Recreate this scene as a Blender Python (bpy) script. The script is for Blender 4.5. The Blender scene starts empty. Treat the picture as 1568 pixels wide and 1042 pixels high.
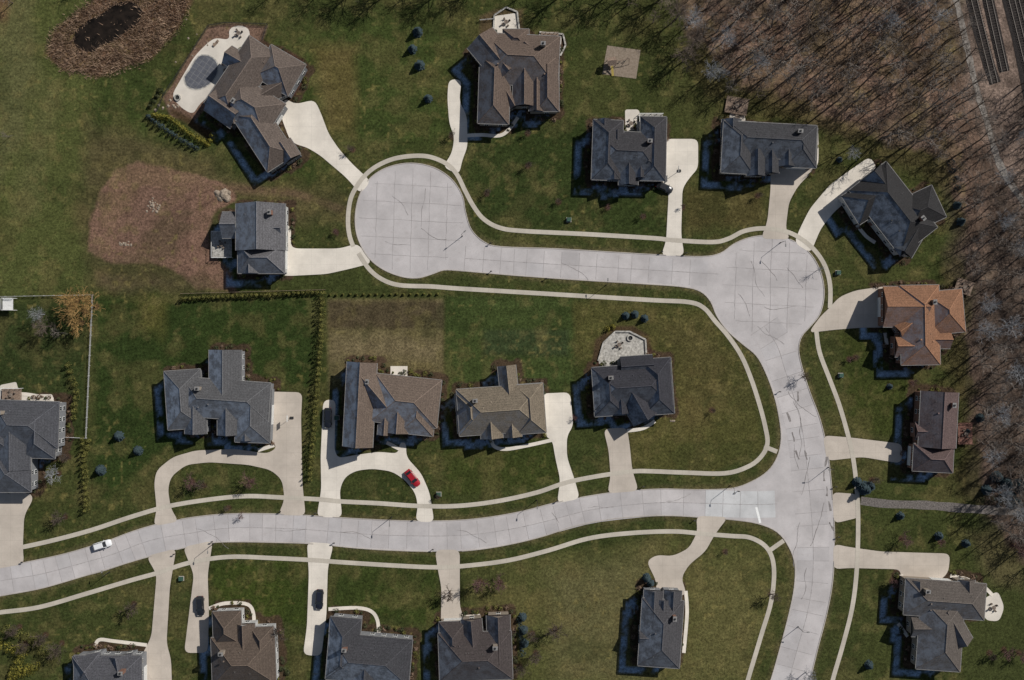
import bpy, math, random
import numpy as np
from mathutils import Vector, Matrix
from mathutils.geometry import tessellate_polygon
random.seed(7)
rng=np.random.default_rng(7)
H=300.0; S=6.0
SUNX,SUNY=0.79,0.61
EL=math.radians(42)
def P(px,py,z=0.0):
    k=(H-z)/H/S
    return ((px-784)*k, -(py-521)*k)
def lin(r,g,b,k=1.0):
    f=lambda c:((c/255+0.055)/1.055)**2.4 if c>10 else c/255/12.92
    return (f(r)*k,f(g)*k,f(b)*k)
scene=bpy.context.scene
# ---------------------------------------------------------------- mesh helper
class MB:
    def __init__(s): s.v=[];s.f=[];s.m=[]
    def add(s,vs,fs,m=0):
        b=len(s.v); s.v.extend(tuple(v) for v in vs)
        s.f.extend(tuple(i+b for i in f) for f in fs); s.m.extend([m]*len(fs))
    def mesh(s,name,mats,smooth=False):
        me=bpy.data.meshes.new(name); me.from_pydata(s.v,[],s.f)
        for m in mats: me.materials.append(m)
        if len(s.m): me.polygons.foreach_set('material_index',s.m)
        if smooth: me.polygons.foreach_set('use_smooth',[True]*len(s.f))
        me.update(); return me
    def obj(s,name,mats,parent=None,smooth=False):
        o=bpy.data.objects.new(name,s.mesh(name,mats,smooth)); scene.collection.objects.link(o)
        if parent: o.parent=parent
        return o
def empty(name,loc=(0,0,0)):
    o=bpy.data.objects.new(name,None); o.location=loc; scene.collection.objects.link(o); return o
def box(mb,c,s,a=0.0,m=0,taper=1.0):
    ca,sa=math.cos(a),math.sin(a); vs=[]
    for dz in (-.5,.5):
        t=taper if dz>0 else 1
        for dx,dy in ((-.5,-.5),(.5,-.5),(.5,.5),(-.5,.5)):
            x=dx*s[0]*t;y=dy*s[1]*t
            vs.append((c[0]+x*ca-y*sa,c[1]+x*sa+y*ca,c[2]+dz*s[2]))
    mb.add(vs,[(3,2,1,0),(4,5,6,7),(0,1,5,4),(1,2,6,5),(2,3,7,6),(3,0,4,7)],m)
def tube(mb,p0,p1,r0,r1,n=3,m=0,cap=False):
    p0=Vector(p0);p1=Vector(p1);d=(p1-p0)
    if d.length<1e-6:return
    d.normalize(); a=d.orthogonal().normalized(); b=d.cross(a); vs=[]
    for p,r in ((p0,r0),(p1,r1)):
        for i in range(n):
            t=2*math.pi*i/n; vs.append(p+a*(r*math.cos(t))+b*(r*math.sin(t)))
    fs=[(i,(i+1)%n,n+(i+1)%n,n+i) for i in range(n)]
    if cap: fs+= [tuple(range(n))[::-1],tuple(range(n,2*n))]
    mb.add(vs,fs,m)
# ---------------------------------------------------------------- materials
def nodes(name):
    m=bpy.data.materials.new(name); m.use_nodes=True; nt=m.node_tree
    b=nt.nodes['Principled BSDF']; b.inputs['Specular IOR Level'].default_value=0.2
    b.inputs['Roughness'].default_value=0.9
    return m,nt,b
def c4(c): return (c[0],c[1],c[2],1)
def noise(nt,scale,detail=4,rough=.6,coord='world'):
    if coord=='world':
        g=nt.nodes.new('ShaderNodeNewGeometry'); out=g.outputs['Position']
    else:
        g=nt.nodes.new('ShaderNodeTexCoord'); out=g.outputs['Object']
    n=nt.nodes.new('ShaderNodeTexNoise'); n.inputs['Scale'].default_value=scale
    n.inputs['Detail'].default_value=detail; n.inputs['Roughness'].default_value=rough
    nt.links.new(out,n.inputs['Vector']); return n
def maprange(nt,val,a,b,c=0,d=1):
    n=nt.nodes.new('ShaderNodeMapRange'); n.inputs[1].default_value=a;n.inputs[2].default_value=b
    n.inputs[3].default_value=c;n.inputs[4].default_value=d; nt.links.new(val,n.inputs[0]); return n.outputs[0]
def mix(nt,fac,A,B,mode='MIX'):
    n=nt.nodes.new('ShaderNodeMix'); n.data_type='RGBA'; n.blend_type=mode
    for sock,v in ((n.inputs[0],fac),(n.inputs[6],A),(n.inputs[7],B)):
        if isinstance(v,(int,float)): sock.default_value=v
        elif isinstance(v,tuple): sock.default_value=c4(v)
        else: nt.links.new(v,sock)
    return n.outputs[2]
def math_(nt,op,a,b=None):
    n=nt.nodes.new('ShaderNodeMath'); n.operation=op
    for i,v in enumerate((a,b)):
        if v is None: continue
        if isinstance(v,(int,float)): n.inputs[i].default_value=v
        else: nt.links.new(v,n.inputs[i])
    return n.outputs[0]
def mnoise(name,c1,c2,scale=1.0,rough=.9,bump=0.0,lo=.35,hi=.65,coord='world',spec=.2,metal=0):
    m,nt,b=nodes(name); n=noise(nt,scale,4,.65,coord)
    col=mix(nt,maprange(nt,n.outputs[0],lo,hi),c1,c2)
    nt.links.new(col,b.inputs['Base Color']); b.inputs['Roughness'].default_value=rough
    b.inputs['Specular IOR Level'].default_value=spec; b.inputs['Metallic'].default_value=metal
    if bump:
        bp=nt.nodes.new('ShaderNodeBump'); bp.inputs['Strength'].default_value=bump; bp.inputs['Distance'].default_value=.05
        nt.links.new(n.outputs[0],bp.inputs['Height']); nt.links.new(bp.outputs[0],b.inputs['Normal'])
    return m
def roof_mat(name,c,frost):
    m,nt,b=nodes(name)
    n=noise(nt,3.0,6,.85); n2=noise(nt,.4,4,.6); n3=noise(nt,.42,6,.78)
    d=tuple(x*.42 for x in c); l=tuple(min(1,x*1.75) for x in c)
    col=mix(nt,maprange(nt,n.outputs[0],.34,.66),d,l)
    col=mix(nt,maprange(nt,n2.outputs[0],.35,.7,0,.25),col,d)
    g=nt.nodes.new('ShaderNodeNewGeometry'); sx=nt.nodes.new('ShaderNodeSeparateXYZ'); nt.links.new(g.outputs['Position'],sx.inputs[0])
    fr=math_(nt,'FRACT',math_(nt,'MULTIPLY',sx.outputs[2],2.2))
    col=mix(nt,maprange(nt,fr,.7,1,0,.35),col,tuple(x*.3 for x in c))
    dt=nt.nodes.new('ShaderNodeVectorMath'); dt.operation='DOT_PRODUCT'
    nt.links.new(g.outputs['True Normal'],dt.inputs[0]); dt.inputs[1].default_value=(-.84,-.54,0)
    fa=math_(nt,'MULTIPLY',maprange(nt,dt.outputs['Value'],.22,.46),maprange(nt,n3.outputs[0],.42,.58,.32*frost,frost))
    col=mix(nt,fa,col,(.29,.335,.405))
    nt.links.new(col,b.inputs['Base Color'])
    bp=nt.nodes.new('ShaderNodeBump'); bp.inputs['Strength'].default_value=.5; bp.inputs['Distance'].default_value=.05
    nt.links.new(n.outputs[0],bp.inputs['Height']); nt.links.new(bp.outputs[0],b.inputs['Normal'])
    return m
def concrete(name,c,joints=0.0,stain=.25):
    m,nt,b=nodes(name)
    n=noise(nt,.16,5,.6); n2=noise(nt,3,5,.75); n3=noise(nt,.5,6,.7)
    dk=tuple(x*.82 for x in c); lt=tuple(min(.9,x*1.06) for x in c)
    col=mix(nt,maprange(nt,n.outputs[0],.35,.65),dk,lt)
    col=mix(nt,maprange(nt,n2.outputs[0],.3,.75,0,.3),col,tuple(x*.6 for x in c))
    col=mix(nt,maprange(nt,n3.outputs[0],.55,.76,0,stain),col,(c[0]*.6,c[1]*.57,c[2]*.55))
    if joints:
        g=nt.nodes.new('ShaderNodeNewGeometry'); sx=nt.nodes.new('ShaderNodeSeparateXYZ'); nt.links.new(g.outputs['Position'],sx.inputs[0])
        for k in (0,1):
            f=math_(nt,'FRACT',math_(nt,'DIVIDE',sx.outputs[k],joints))
            e=math_(nt,'LESS_THAN',f,.08/joints)
            col=mix(nt,math_(nt,'MULTIPLY',e,.3),col,tuple(x*.55 for x in c))
    nt.links.new(col,b.inputs['Base Color'])
    return m
M={}
M['road']=concrete('road_concrete',(.48,.452,.446),0,.42)
M['drive']=concrete('driveway_concrete',(.70,.645,.565),3.2,.15)
M['driveold']=concrete('weathered_concrete',(.51,.45,.385),3.2,.3)
M['walk']=concrete('sidewalk_concrete',(.50,.455,.385),1.5,.35)
M['kerb']=concrete('kerb_concrete',(.45,.41,.37),0,.3)
M['patio']=concrete('patio_concrete',(.64,.59,.52),0,.2)
M['stone']=mnoise('flagstone',(.22,.21,.19),(.50,.48,.44),1.6)
M['joint']=mnoise('joint_sealant',(.22,.205,.20),(.35,.325,.32),1.0)
M['crack']=mnoise('crack_sealant',(.14,.125,.12),(.26,.24,.23),1.0)
M['paint']=mnoise('white_marking',(.8,.8,.78),(.7,.7,.68),3)
M['gravel']=mnoise('gravel',(.07,.062,.058),(.19,.17,.155),3,bump=.5)
M['gravelpath']=mnoise('gravel_path',(.14,.125,.11),(.27,.245,.22),2,bump=.3)
M['ballast']=mnoise('ballast',(.010,.009,.009),(.035,.03,.028),3,bump=.5)
M['sleeper']=mnoise('sleeper_wood',(.025,.021,.019),(.06,.05,.045),2)
M['steel']=mnoise('rail_steel',(.20,.17,.15),(.28,.25,.22),3,rough=.6)
M['alloy']=mnoise('wheel_alloy',(.3,.3,.3),(.4,.4,.4),3,rough=.4,metal=.7)
M['sand']=mnoise('play_sand',(.17,.135,.10),(.26,.21,.165),2)
M['white']=mnoise('white_trim',(.62,.62,.60),(.74,.74,.72),2)
M['gutter']=mnoise('gutter_metal',(.16,.155,.15),(.25,.245,.24),2)
M['dark']=mnoise('dark_metal',(.02,.02,.022),(.04,.04,.04),2,rough=.5)
M['wicker']=mnoise('patio_wicker',(.10,.08,.065),(.22,.18,.15),2)
M['wood']=mnoise('deck_wood',(.16,.115,.09),(.28,.21,.16),3)
M['rwood']=mnoise('red_deck_wood',(.14,.07,.055),(.24,.13,.10),3)
M['greenbox']=mnoise('green_cabinet',(.03,.07,.05),(.05,.1,.08),2,rough=.5)
M['glass']=mnoise('window_glass',(.02,.025,.03),(.04,.05,.06),1,rough=.08,spec=.6)
M['carglass']=mnoise('car_glass',(.012,.014,.017),(.02,.022,.025),1,rough=.08,spec=.6)
M['tyre']=mnoise('tyre_rubber',(.012,.012,.012),(.02,.02,.02),3)
M['poolcover']=mnoise('pool_cover',(.075,.08,.095),(.11,.115,.135),.8,rough=.7)
M['water']=mnoise('pond_water',(.006,.005,.004),(.022,.016,.012),.5,rough=.3,spec=.2)
M['bark']=mnoise('bark_grey',(.12,.102,.088),(.24,.21,.185),1.2,coord='obj')
M['barkb']=mnoise('bark_brown',(.10,.077,.06),(.19,.15,.122),1.2,coord='obj')
M['barkf']=mnoise('bark_frosted',(.19,.195,.20),(.34,.35,.37),1.2,coord='obj')
M['barkr']=mnoise('bark_reddish',(.085,.045,.042),(.16,.095,.088),1.2,coord='obj')
M['barkd']=mnoise('bark_dark',(.05,.038,.03),(.11,.085,.068),1.2,coord='obj')
M['barko']=mnoise('willow_twigs',(.26,.16,.06),(.42,.27,.11),1.2,coord='obj')
M['spruce']=mnoise('spruce_needles',(.020,.034,.036),(.055,.08,.092),2,coord='obj')
M['arbor']=mnoise('arborvitae_leaves',(.04,.045,.012),(.16,.15,.04),1.0)
M['shrub']=mnoise('shrub_leaves',(.02,.032,.012),(.07,.07,.035),1.0)
M['shrubd']=mnoise('dry_shrub_twigs',(.10,.065,.045),(.2,.14,.10),1.0)
M['yshrub']=mnoise('yellow_shrub',(.10,.095,.015),(.24,.21,.04),1.0)
M['reed']=mnoise('dry_reeds',(.15,.095,.065),(.37,.26,.18),.3)
M['brush']=mnoise('dead_brush',(.07,.052,.042),(.18,.14,.115),.5)
M['rock']=mnoise('rock',(.16,.13,.10),(.34,.28,.22),2,bump=.5)
M['fence']=mnoise('vinyl_fence',(.36,.36,.37),(.5,.5,.5),2)
# ---------------------------------------------------------------- curves
def catmull(pts,n=5,closed=False):
    P_=[np.array(p,float) for p in pts]; out=[]; N=len(P_)
    rngi=range(N) if closed else range(N-1)
    for i in rngi:
        if closed: a,b,c,d=P_[i-1],P_[i],P_[(i+1)%N],P_[(i+2)%N]
        else: a,b,c,d=P_[max(i-1,0)],P_[i],P_[i+1],P_[min(i+2,N-1)]
        for k in range(n):
            t=k/n; out.append(tuple(.5*((2*b)+(-a+c)*t+(2*a-5*b+4*c-d)*t*t+(-a+3*b-3*c+d)*t**3)))
    if not closed: out.append(tuple(P_[-1]))
    return out
def rounded(pts,r=9,n=4):
    out=[];N=len(pts)
    for i in range(N):
        p=np.array(pts[i],float);a=np.array(pts[i-1],float);b=np.array(pts[(i+1)%N],float)
        la=np.linalg.norm(a-p);lb=np.linalg.norm(b-p)
        s=p+(a-p)*min(.45,r/la);e=p+(b-p)*min(.45,r/lb)
        for k in range(n+1):
            t=k/n; q=(1-t)**2*s+2*t*(1-t)*p+t*t*e; out.append(tuple(q))
    return out
def polysheet(mb,poly,z,m=0):
    v=[Vector((*P(*p),z)) for p in poly]
    tris=tessellate_polygon([v]); fs=[]
    for t in tris:
        a,b,c=[v[i] for i in t]
        fs.append(t if (b-a).cross(c-a).z>0 else t[::-1])
    mb.add(v,fs,m)
def ribbon(mb,line,w,z,m=0,jit=0):
    L=[Vector(P(*p)) for p in line]; vs=[];fs=[]
    for i,p in enumerate(L):
        d=(L[min(i+1,len(L)-1)]-L[max(i-1,0)]).normalized(); nrm=Vector((-d.y,d.x))
        ww=w*(1+random.uniform(-jit,jit))
        vs+=[(*(p+nrm*ww/2),z),(*(p-nrm*ww/2),z)]
        if i: b=2*i; fs.append((b-2,b-1,b+1,b))
    mb.add(vs,fs,m)
def inpoly(x,y,poly):
    c=False;j=len(poly)-1
    for i in range(len(poly)):
        xi,yi=poly[i];xj,yj=poly[j]
        if (yi>y)!=(yj>y) and x<(xj-xi)*(y-yi)/(yj-yi)+xi: c=not c
        j=i
    return c
# ---------------------------------------------------------------- layout
ROAD=[(-60,882),(0,868),(40,861),(100,848),(160,830),(200,815),(240,803),(290,793),(350,787),(420,787),(480,790),(540,794),(600,797),(650,798),(700,797),(750,792),(800,783),(850,770),(900,760),(950,753),(1010,749),(1070,750),(1120,748),(1150,738),(1175,722),(1190,700),(1196,672),(1193,640),(1185,605),(1172,570),(1158,545),(1138,528),(1115,508),(1098,485),(1088,462),(1073,447),(1048,440),(1000,436),(900,430),(800,423),(740,418),(705,415),(680,414),(662,420),(640,426),(615,424),(585,412),(562,392),(547,362),(544,330),(551,298),(568,272),(595,256),(630,250),(665,257),(692,275),(708,300),(713,325),(722,352),(742,371),(768,378),(850,381),(950,387),(1020,391),(1075,393),(1103,388),(1125,373),(1152,363),(1185,361),(1217,370),(1242,390),(1257,418),(1262,450),(1256,480),(1241,500),(1228,515),(1223,535),(1228,562),(1240,600),(1255,640),(1265,680),(1271,720),(1276,780),(1278,830),(1275,890),(1266,940),(1253,990),(1240,1042),(1222,1100),(1160,1100),(1180,1042),(1195,990),(1208,940),(1216,900),(1217,865),(1208,838),(1190,815),(1160,802),(1120,796),(1080,793),(1030,790),(980,791),(930,796),(880,806),(830,822),(780,834),(730,842),(680,845),(600,843),(540,839),(480,833),(420,831),(360,830),(320,832),(270,842),(220,855),(170,870),(110,888),(60,902),(0,913),(-60,925)]
ROADC=catmull(ROAD,4,True)
WALKS=[
 [(541,378),(535,360),(533,335),(537,305),(548,283),(562,266),(580,253),(605,243),(635,239),(660,241),(685,252),(700,268),(712,292),(725,316),(741,336),(765,349),(800,354),(900,359),(1000,365),(1030,368),(1090,371),(1115,366),(1140,354),(1170,350),(1200,354),(1222,363),(1246,382),(1263,407),(1271,437),(1271,472)],
 [(549,388),(565,412),(585,428),(612,437),(660,439),(700,442),(800,448),(900,454),(1000,460),(1055,463),(1078,472),(1095,492),(1115,515),(1135,545),(1150,580),(1163,620),(1172,655),(1175,680),(1165,700),(1145,715),(1110,725),(1050,724),(1000,722),(970,722),(930,727),(885,735),(858,742),(820,755),(760,768),(700,775),(640,775),(580,771),(520,768),(490,765),(430,762),(380,760),(330,764),(260,775),(200,792),(140,812),(80,828),(35,838)],
 [(-40,944),(0,938),(60,930),(130,910),(200,889),(240,878),(290,862),(350,853),(420,855),(480,858),(520,861),(600,866),(670,869),(720,866),(780,858),(840,843),(900,825),(960,817),(1030,814),(1080,818),(1120,821),(1150,824),(1175,840),(1185,870),(1181,920),(1165,975),(1145,1042),(1135,1080)],
 [(1250,508),(1255,540),(1270,580),(1285,620),(1298,665),(1306,700),(1312,750),(1314,800),(1312,870),(1305,930),(1290,990),(1275,1042),(1268,1080)],
 [(1170,684),(1190,692)],[(1176,845),(1200,828)],
]
DRV=[
 ('d',[(552,297),(530,272),(510,255),(490,238),(470,226),(455,222),(444,215),(430,178),(435,150),(452,160),(482,153),(492,175),(503,205),(520,230),(540,252),(568,278)]),
 ('d',[(433,346),(446,346),(445,376),(452,381),(520,381),(548,373),(570,403),(540,411),(500,420),(440,423),(430,421)]),
 ('d',[(687,122),(707,122),(703,155),(715,178),(716,225),(708,245),(703,268),(678,256),(692,235),(696,210),(688,190),(685,150)]),
 ('d',[(1018,213),(1069,213),(1069,258),(1058,270),(1045,288),(1043,360),(1048,392),(1012,392),(1020,370),(1024,295),(1012,274)]),
 ('o',[(1180,262),(1190,255),(1247,252),(1242,265),(1222,285),(1208,310),(1203,350),(1210,367),(1165,366),(1175,340),(1180,290)]),
 ('d',[(1300,262),(1332,240),(1343,257),(1312,295),(1277,325),(1257,350),(1241,388),(1216,372),(1225,350),(1240,320),(1270,284)]),
 ('o',[(1256,485),(1270,472),(1285,455),(1310,445),(1360,438),(1360,502),(1320,502),(1280,505),(1238,510)]),
 ('o',[(1260,667),(1300,670),(1382,680),(1380,710),(1320,700),(1266,706)]),
 ('o',[(1274,754),(1315,757),(1318,792),(1277,802)]),
 ('o',[(1276,833),(1300,838),(1350,845),(1455,848),(1452,878),(1435,892),(1380,886),(1378,872),(1300,870),(1276,872)]),
 ('o',[(1066,790),(1115,792),(1095,818),(1080,845),(1055,865),(1043,885),(1050,905),(1048,912),(1005,912),(1005,890),(990,860),(1005,850),(1030,852),(1055,840),(1068,815)]),
 ('o',[(666,842),(704,842),(704,930),(712,950),(700,962),(675,960),(676,900),(670,870)]),
 ('d',[(470,830),(511,833),(502,870),(500,940),(492,1005),(464,1003),(470,960),(473,880)]),
 ('o',[(280,838),(326,828),(318,880),(320,940),(318,1000),(282,1000),(287,960),(297,880)]),
 ('o',[(224,852),(270,840),(260,900),(255,985),(262,1010),(264,1070),(210,1070),(214,1010),(232,975),(240,880)]),
 ('o',[(411,600),(463,601),(461,640),(463,740),(468,790),(426,789),(436,765),(432,735),(415,720),(380,712),(320,708),(285,712),(262,730),(257,750),(262,780),(274,799),(235,806),(240,780),(236,740),(240,720),(265,700),(300,690),(360,688),(410,695),(425,685),(411,670)]),
 ('d',[(495,613),(514,612),(512,690),(518,702),(545,697),(580,692),(610,695),(612,678),(622,678),(622,700),(645,725),(658,755),(665,800),(636,799),(640,775),(636,755),(620,735),(600,722),(570,718),(545,721),(528,731),(520,750),(524,793),(485,792),(492,750),(491,700)]),
 ('d',[(828,603),(873,601),(878,652),(868,668),(868,700),(880,735),(888,764),(853,771),(858,735),(850,700),(846,675),(835,668),(826,640)]),
 ('o',[(924,657),(960,655),(964,680),(968,720),(978,752),(930,756),(935,730),(932,690)]),
 ('o',[(-20,752),(40,752),(52,762),(37,790),(35,840),(37,864),(-20,874)]),
]
DRVR=[(k,rounded(p,10)) for k,p in DRV]
def indrive(px,py):
    return any(inpoly(px,py,p) for k,p in DRVR)
FOOT=[
 [(714,208),(738,207),(765,208),(780,198),(793,180)],[(752,672),(757,684),(775,688),(810,682),(850,673)],[(960,660),(985,656),(1003,645)],
 [(1455,882),(1480,887),(1505,898),(1520,912)],[(503,933),(545,931),(568,936),(578,950),(580,972)],[(145,992),(152,980),(175,982),(225,988)],
 [(320,932),(345,924),(380,926),(389,945),(386,962)],[(711,945),(735,943)],[(592,678),(612,688)],[(1312,345),(1326,362),(1340,372)],
 [(1355,510),(1358,528)],[(1242,255),(1250,248),(1250,205)],[(1380,880),(1384,905)],[(1050,905),(1052,940),(1047,1000)],[(405,592),(414,600)],[(1375,955),(1390,975)],
 [(0,604),(40,604),(82,612)],[(395,690),(420,682)],
]
mb=MB(); polysheet(mb,ROADC,.012); mb.obj('road',[M['road']])
CL=[([(-60,903),(0,890),(60,880),(110,867),(170,850),(230,828),(290,817),(350,809),(420,809),(480,812),(540,817),(600,820),(680,821),(740,817),(800,807),(850,795),(900,782),(950,775),(1010,770),(1080,771),(1150,773),(1190,772)],41),
    ([(712,396),(800,402),(900,408),(1000,414),(1100,420)],39),
    ([(1170,500),(1190,530),(1203,570),(1216,610),(1227,650),(1234,700),(1240,760),(1245,830),(1244,890),(1236,940),(1222,990),(1208,1042),(1195,1090)],49)]
panel=[concrete('road_slab_%d'%i,c,0,.42) for i,c in enumerate([(.48,.452,.446),(.445,.42,.416),(.47,.447,.445),(.505,.475,.468),(.54,.54,.54)])]
slab=MB(); jn=MB()
for line,w in CL:
    cl=catmull(line,30); pts=[Vector(P(*p)) for p in cl]
    acc=0;rs=[(pts[0],(pts[1]-pts[0]).normalized())]
    step=4.3
    for a,b in zip(pts,pts[1:]):
        acc+=(b-a).length
        if acc>=step: rs.append((b,(b-a).normalized())); acc=0; step=random.choice((3.2,4.3,4.3,5.4))
    w2=w/S/2
    for i in range(len(rs)-1):
        (p,d),(q,e)=rs[i],rs[i+1]; n1=Vector((-d.y,d.x));n2=Vector((-e.y,e.x))
        for s in (1,-1):
            mi=random.choice([0,0,0,1,2,2,3])
            if 1075<p.x*S+784<1185 and 740<521-p.y*S<810: mi=4
            vs=[(*p,.02),(*(p+n1*w2*s),.02),(*(q+n2*w2*s),.02),(*q,.02)]
            slab.add(vs,[(0,1,2,3)] if s<0 else [(3,2,1,0)],mi)
        wj=.05
        vs=[(*(p+n1*w2-d*wj),.026),(*(p+n1*w2+d*wj),.026),(*(p-n1*w2+d*wj),.026),(*(p-n1*w2-d*wj),.026)]
        jn.add(vs,[(3,2,1,0)])
    ribbon(jn,cl,.12,.03,0,.5)
slab.obj('road_slabs',panel)
for (cx,cy,r) in ((630,338,80),(1180,440,74)):
    for a in (0.05,1.6,):
        ca,sa=math.cos(a),math.sin(a)
        for off in (-54,-27,0,27,54):
            if abs(off)<r:
                hh=math.sqrt(r*r-off*off)
                ln=[(cx-off*sa+ca*t*hh+random.uniform(-.6,.6),cy+off*ca+sa*t*hh+random.uniform(-.6,.6)) for t in np.linspace(-1,1,14)]
                ribbon(jn,ln,.07,.034+.004*(a>1),0,.5)
jn.obj('slab_joints',[M['joint']])
cr=MB()
def crack(x,y,a,L,w=.075):
    ln=[(x,y)]
    for i in range(int(L/5)):
        a+=random.uniform(-.3,.3); x+=5*math.cos(a);y+=5*math.sin(a); ln.append((x,y))
    ribbon(cr,ln,w,.042,0,.7)
for x,y,a,L in [(645,348,-1.4,60),(645,350,.5,45),(590,370,.2,40),(600,300,1.0,40),(1150,400,1.2,60),(1190,430,-2.,40),(1170,470,.3,50),(1160,500,1.0,50),(1130,450,.4,40),(1205,410,1.2,40),(845,785,1,20),(300,810,.2,60),(520,815,.05,50),(700,812,-.1,50),(900,778,-.1,40),(420,812,.1,50),(1020,768,.1,40),(860,403,.1,50)]:
    crack(x,y,a,L)
for x,y,a,L in [(1215,615,1.3,50),(1225,640,1.1,60),(1207,600,1.4,60),(1240,700,1.5,60),(1262,770,1.6,70),(1216,680,1.4,40),(1225,800,1.7,70),(1235,870,1.7,50)]:
    crack(x,y,a,L,.10)
for x,y in [(1205,632),(1213,662),(1218,690),(1262,722),(1266,745),(1269,768),(1270,800),(1232,690),(1222,600),(1266,700)]:
    crack(x,y,1.4,16,.35)
cr.obj('road_cracks',[M['crack']])
mb=MB(); ribbon(mb,[(1158,777),(1164,801)],.6,.036); mb.obj('stop_line_marking',[M['paint']])
mb=MB(); 
for k,p in DRVR: polysheet(mb,p,.028,0 if k=='d' else 1)
mb.obj('driveways',[M['drive'],M['driveold']])
for i,w in enumerate(WALKS):
    mb=MB(); ribbon(mb,catmull(w,6),1.12,.05+.004*i); mb.obj('sidewalk',[M['walk']])
mb=MB()
for i,w in enumerate(FOOT): ribbon(mb,catmull(w,5),.9,.085+.0003*i)
mb.obj('garden_paths',[M['drive']])
mb=MB(); N=len(ROADC); W_=[Vector(P(*p)) for p in ROADC]
for i in range(N):
    a,b=W_[i],W_[(i+1)%N]; px,py=(ROADC[i][0]+ROADC[(i+1)%N][0])/2,(ROADC[i][1]+ROADC[(i+1)%N][1])/2
    if indrive(px,py) or px<-40 or py>1085 : continue
    d=(b-a); L=d.length
    if L<1e-4: continue
    c=(a+b)/2; box(mb,(c.x,c.y,.05),(L+.03,.2,.12),math.atan2(d.y,d.x))
mb.obj('kerb',[M['kerb']])
POOLPATIO=[(318,66),(330,58),(352,62),(350,44),(368,38),(384,46),(378,80),(362,92),(350,112),(340,128),(322,146),(305,160),(296,176),(278,166),(262,148),(275,125),(285,108),(298,86)]
mb=MB()
polysheet(mb,rounded(POOLPATIO,12),.03)
polysheet(mb,rounded([(757,25),(792,20),(797,52),(754,54)],4),.03)
polysheet(mb,rounded([(957,168),(978,168),(982,182),(1010,180),(1010,205),(990,215),(958,215)],4),.03)
polysheet(mb,rounded([(1505,918),(1528,905),(1538,930),(1530,952),(1508,950)],8),.031)
polysheet(mb,[(598,561),(624,561),(624,579),(598,579)],.031)
polysheet(mb,rounded([(0,590),(25,585),(30,604),(80,604),(86,625),(0,625)],3),.03)
polysheet(mb,rounded([(1118,172),(1140,172),(1142,190),(1116,190)],3),.03)
polysheet(mb,rounded([(825,50),(860,55),(858,85),(828,80)],3),.03)
mb.obj('patios',[M['patio']])
mb=MB(); polysheet(mb,rounded([(916,553),(924,525),(942,508),(964,508),(988,520),(988,550),(950,562),(920,566)],6),.03); mb.obj('stone_patio',[M['stone']])
def lowwall(pts,name):
    mb=MB()
    for a,b in zip(pts,pts[1:]):
        A=Vector(P(*a));B=Vector(P(*b));c=(A+B)/2; box(mb,(c.x,c.y,.22),((B-A).length,.4,.44),math.atan2((B-A).y,(B-A).x))
    mb.obj(name,[M['stone']])
lowwall([(916,553),(924,525),(942,508),(964,508),(988,520),(990,548)],'seat_wall')
lowwall([(756,45),(757,24),(775,12),(792,19),(795,45)],'seat_wall')
lowwall([(826,50),(862,53),(866,70),(858,86)],'seat_wall')
pool=empty('swimming_pool'); POOL=rounded([(297,94),(306,84),(322,85),(334,96),(334,114),(322,130),(303,139),(285,134),(281,118),(290,108)],9)
mb=MB(); polysheet(mb,POOL,.07); mb.obj('pool_cover',[M['poolcover']],pool)
mb=MB()
ribbon(mb,POOL+[POOL[0]],.3,.08); 
mb.obj('coping',[M['stone']],pool)
mb=MB()
for t in range(-3,4):
    for a in (.6,2.17):
        ca,sa=math.cos(a),math.sin(a); o=t*8
        pts=[(307-o*sa+ca*u,111+o*ca+sa*u) for u in range(-34,35,2)]
        pts=[p for p in pts if inpoly(*p,POOL)]
        if len(pts)>2: ribbon(mb,pts,.06,.075+.003*(a>1))
mb.obj('cover_straps',[M['gutter']],pool)
mb=MB(); polysheet(mb,[(930,70),(981,77),(974,121),(922,114)],.03); mb.obj('sand_pit',[M['sand']])
mb=MB(); ribbon(mb,catmull([(1318,767),(1360,772),(1420,774),(1480,779),(1560,784),(1640,790)],5),2.2,.02,0,.1); mb.obj('gravel_track',[M['gravel']])
# ---------------------------------------------------------------- railway
mb=MB(); ribbon(mb,[(1461,-120),(1478,-40),(1497,40),(1514,100),(1524,128)],3.0,.05,0,.05); ribbon(mb,[(1487,-120),(1504,-40),(1522,40),(1538,110)],2.9,.054,0,.05); ribbon(mb,[(1523,-120),(1545,-30),(1568,60),(1595,190)],6.2,.058,0,.05)
mb.obj('railway_ballast',[M['ballast']])
mb=MB(); ribbon(mb,catmull([(1440,-80),(1464,0),(1480,70),(1495,135),(1512,190),(1530,250),(1560,300),(1620,380)],6),1.6,.07,0,.25); mb.obj('service_track',[M['gravelpath']])
for (a,b) in (((1461,-120),(1523,128)),((1487,-120),(1538,110)),((1519,-120),(1578,120)),((1534,-120),(1594,120))):
    r=empty('railway_track'); A=Vector(P(*a));B=Vector(P(*b)); d=(B-A).normalized(); n=Vector((-d.y,d.x)); ang=math.atan2(d.y,d.x); L=(B-A).length
    mb=MB(); k=0
    while k<L:
        c=A+d*k; box(mb,(c.x,c.y,.12),(.24,2.5,.16),ang+random.uniform(-.02,.02)); k+=.68
    mb.obj('sleepers',[M['sleeper']],r)
    mb=MB()
    for s in (-1,1):
        c=(A+B)/2+n*s*.72; box(mb,(c.x,c.y,.27),(L,.09,.15),ang)
    mb.obj('rails',[M['steel']],r)
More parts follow.
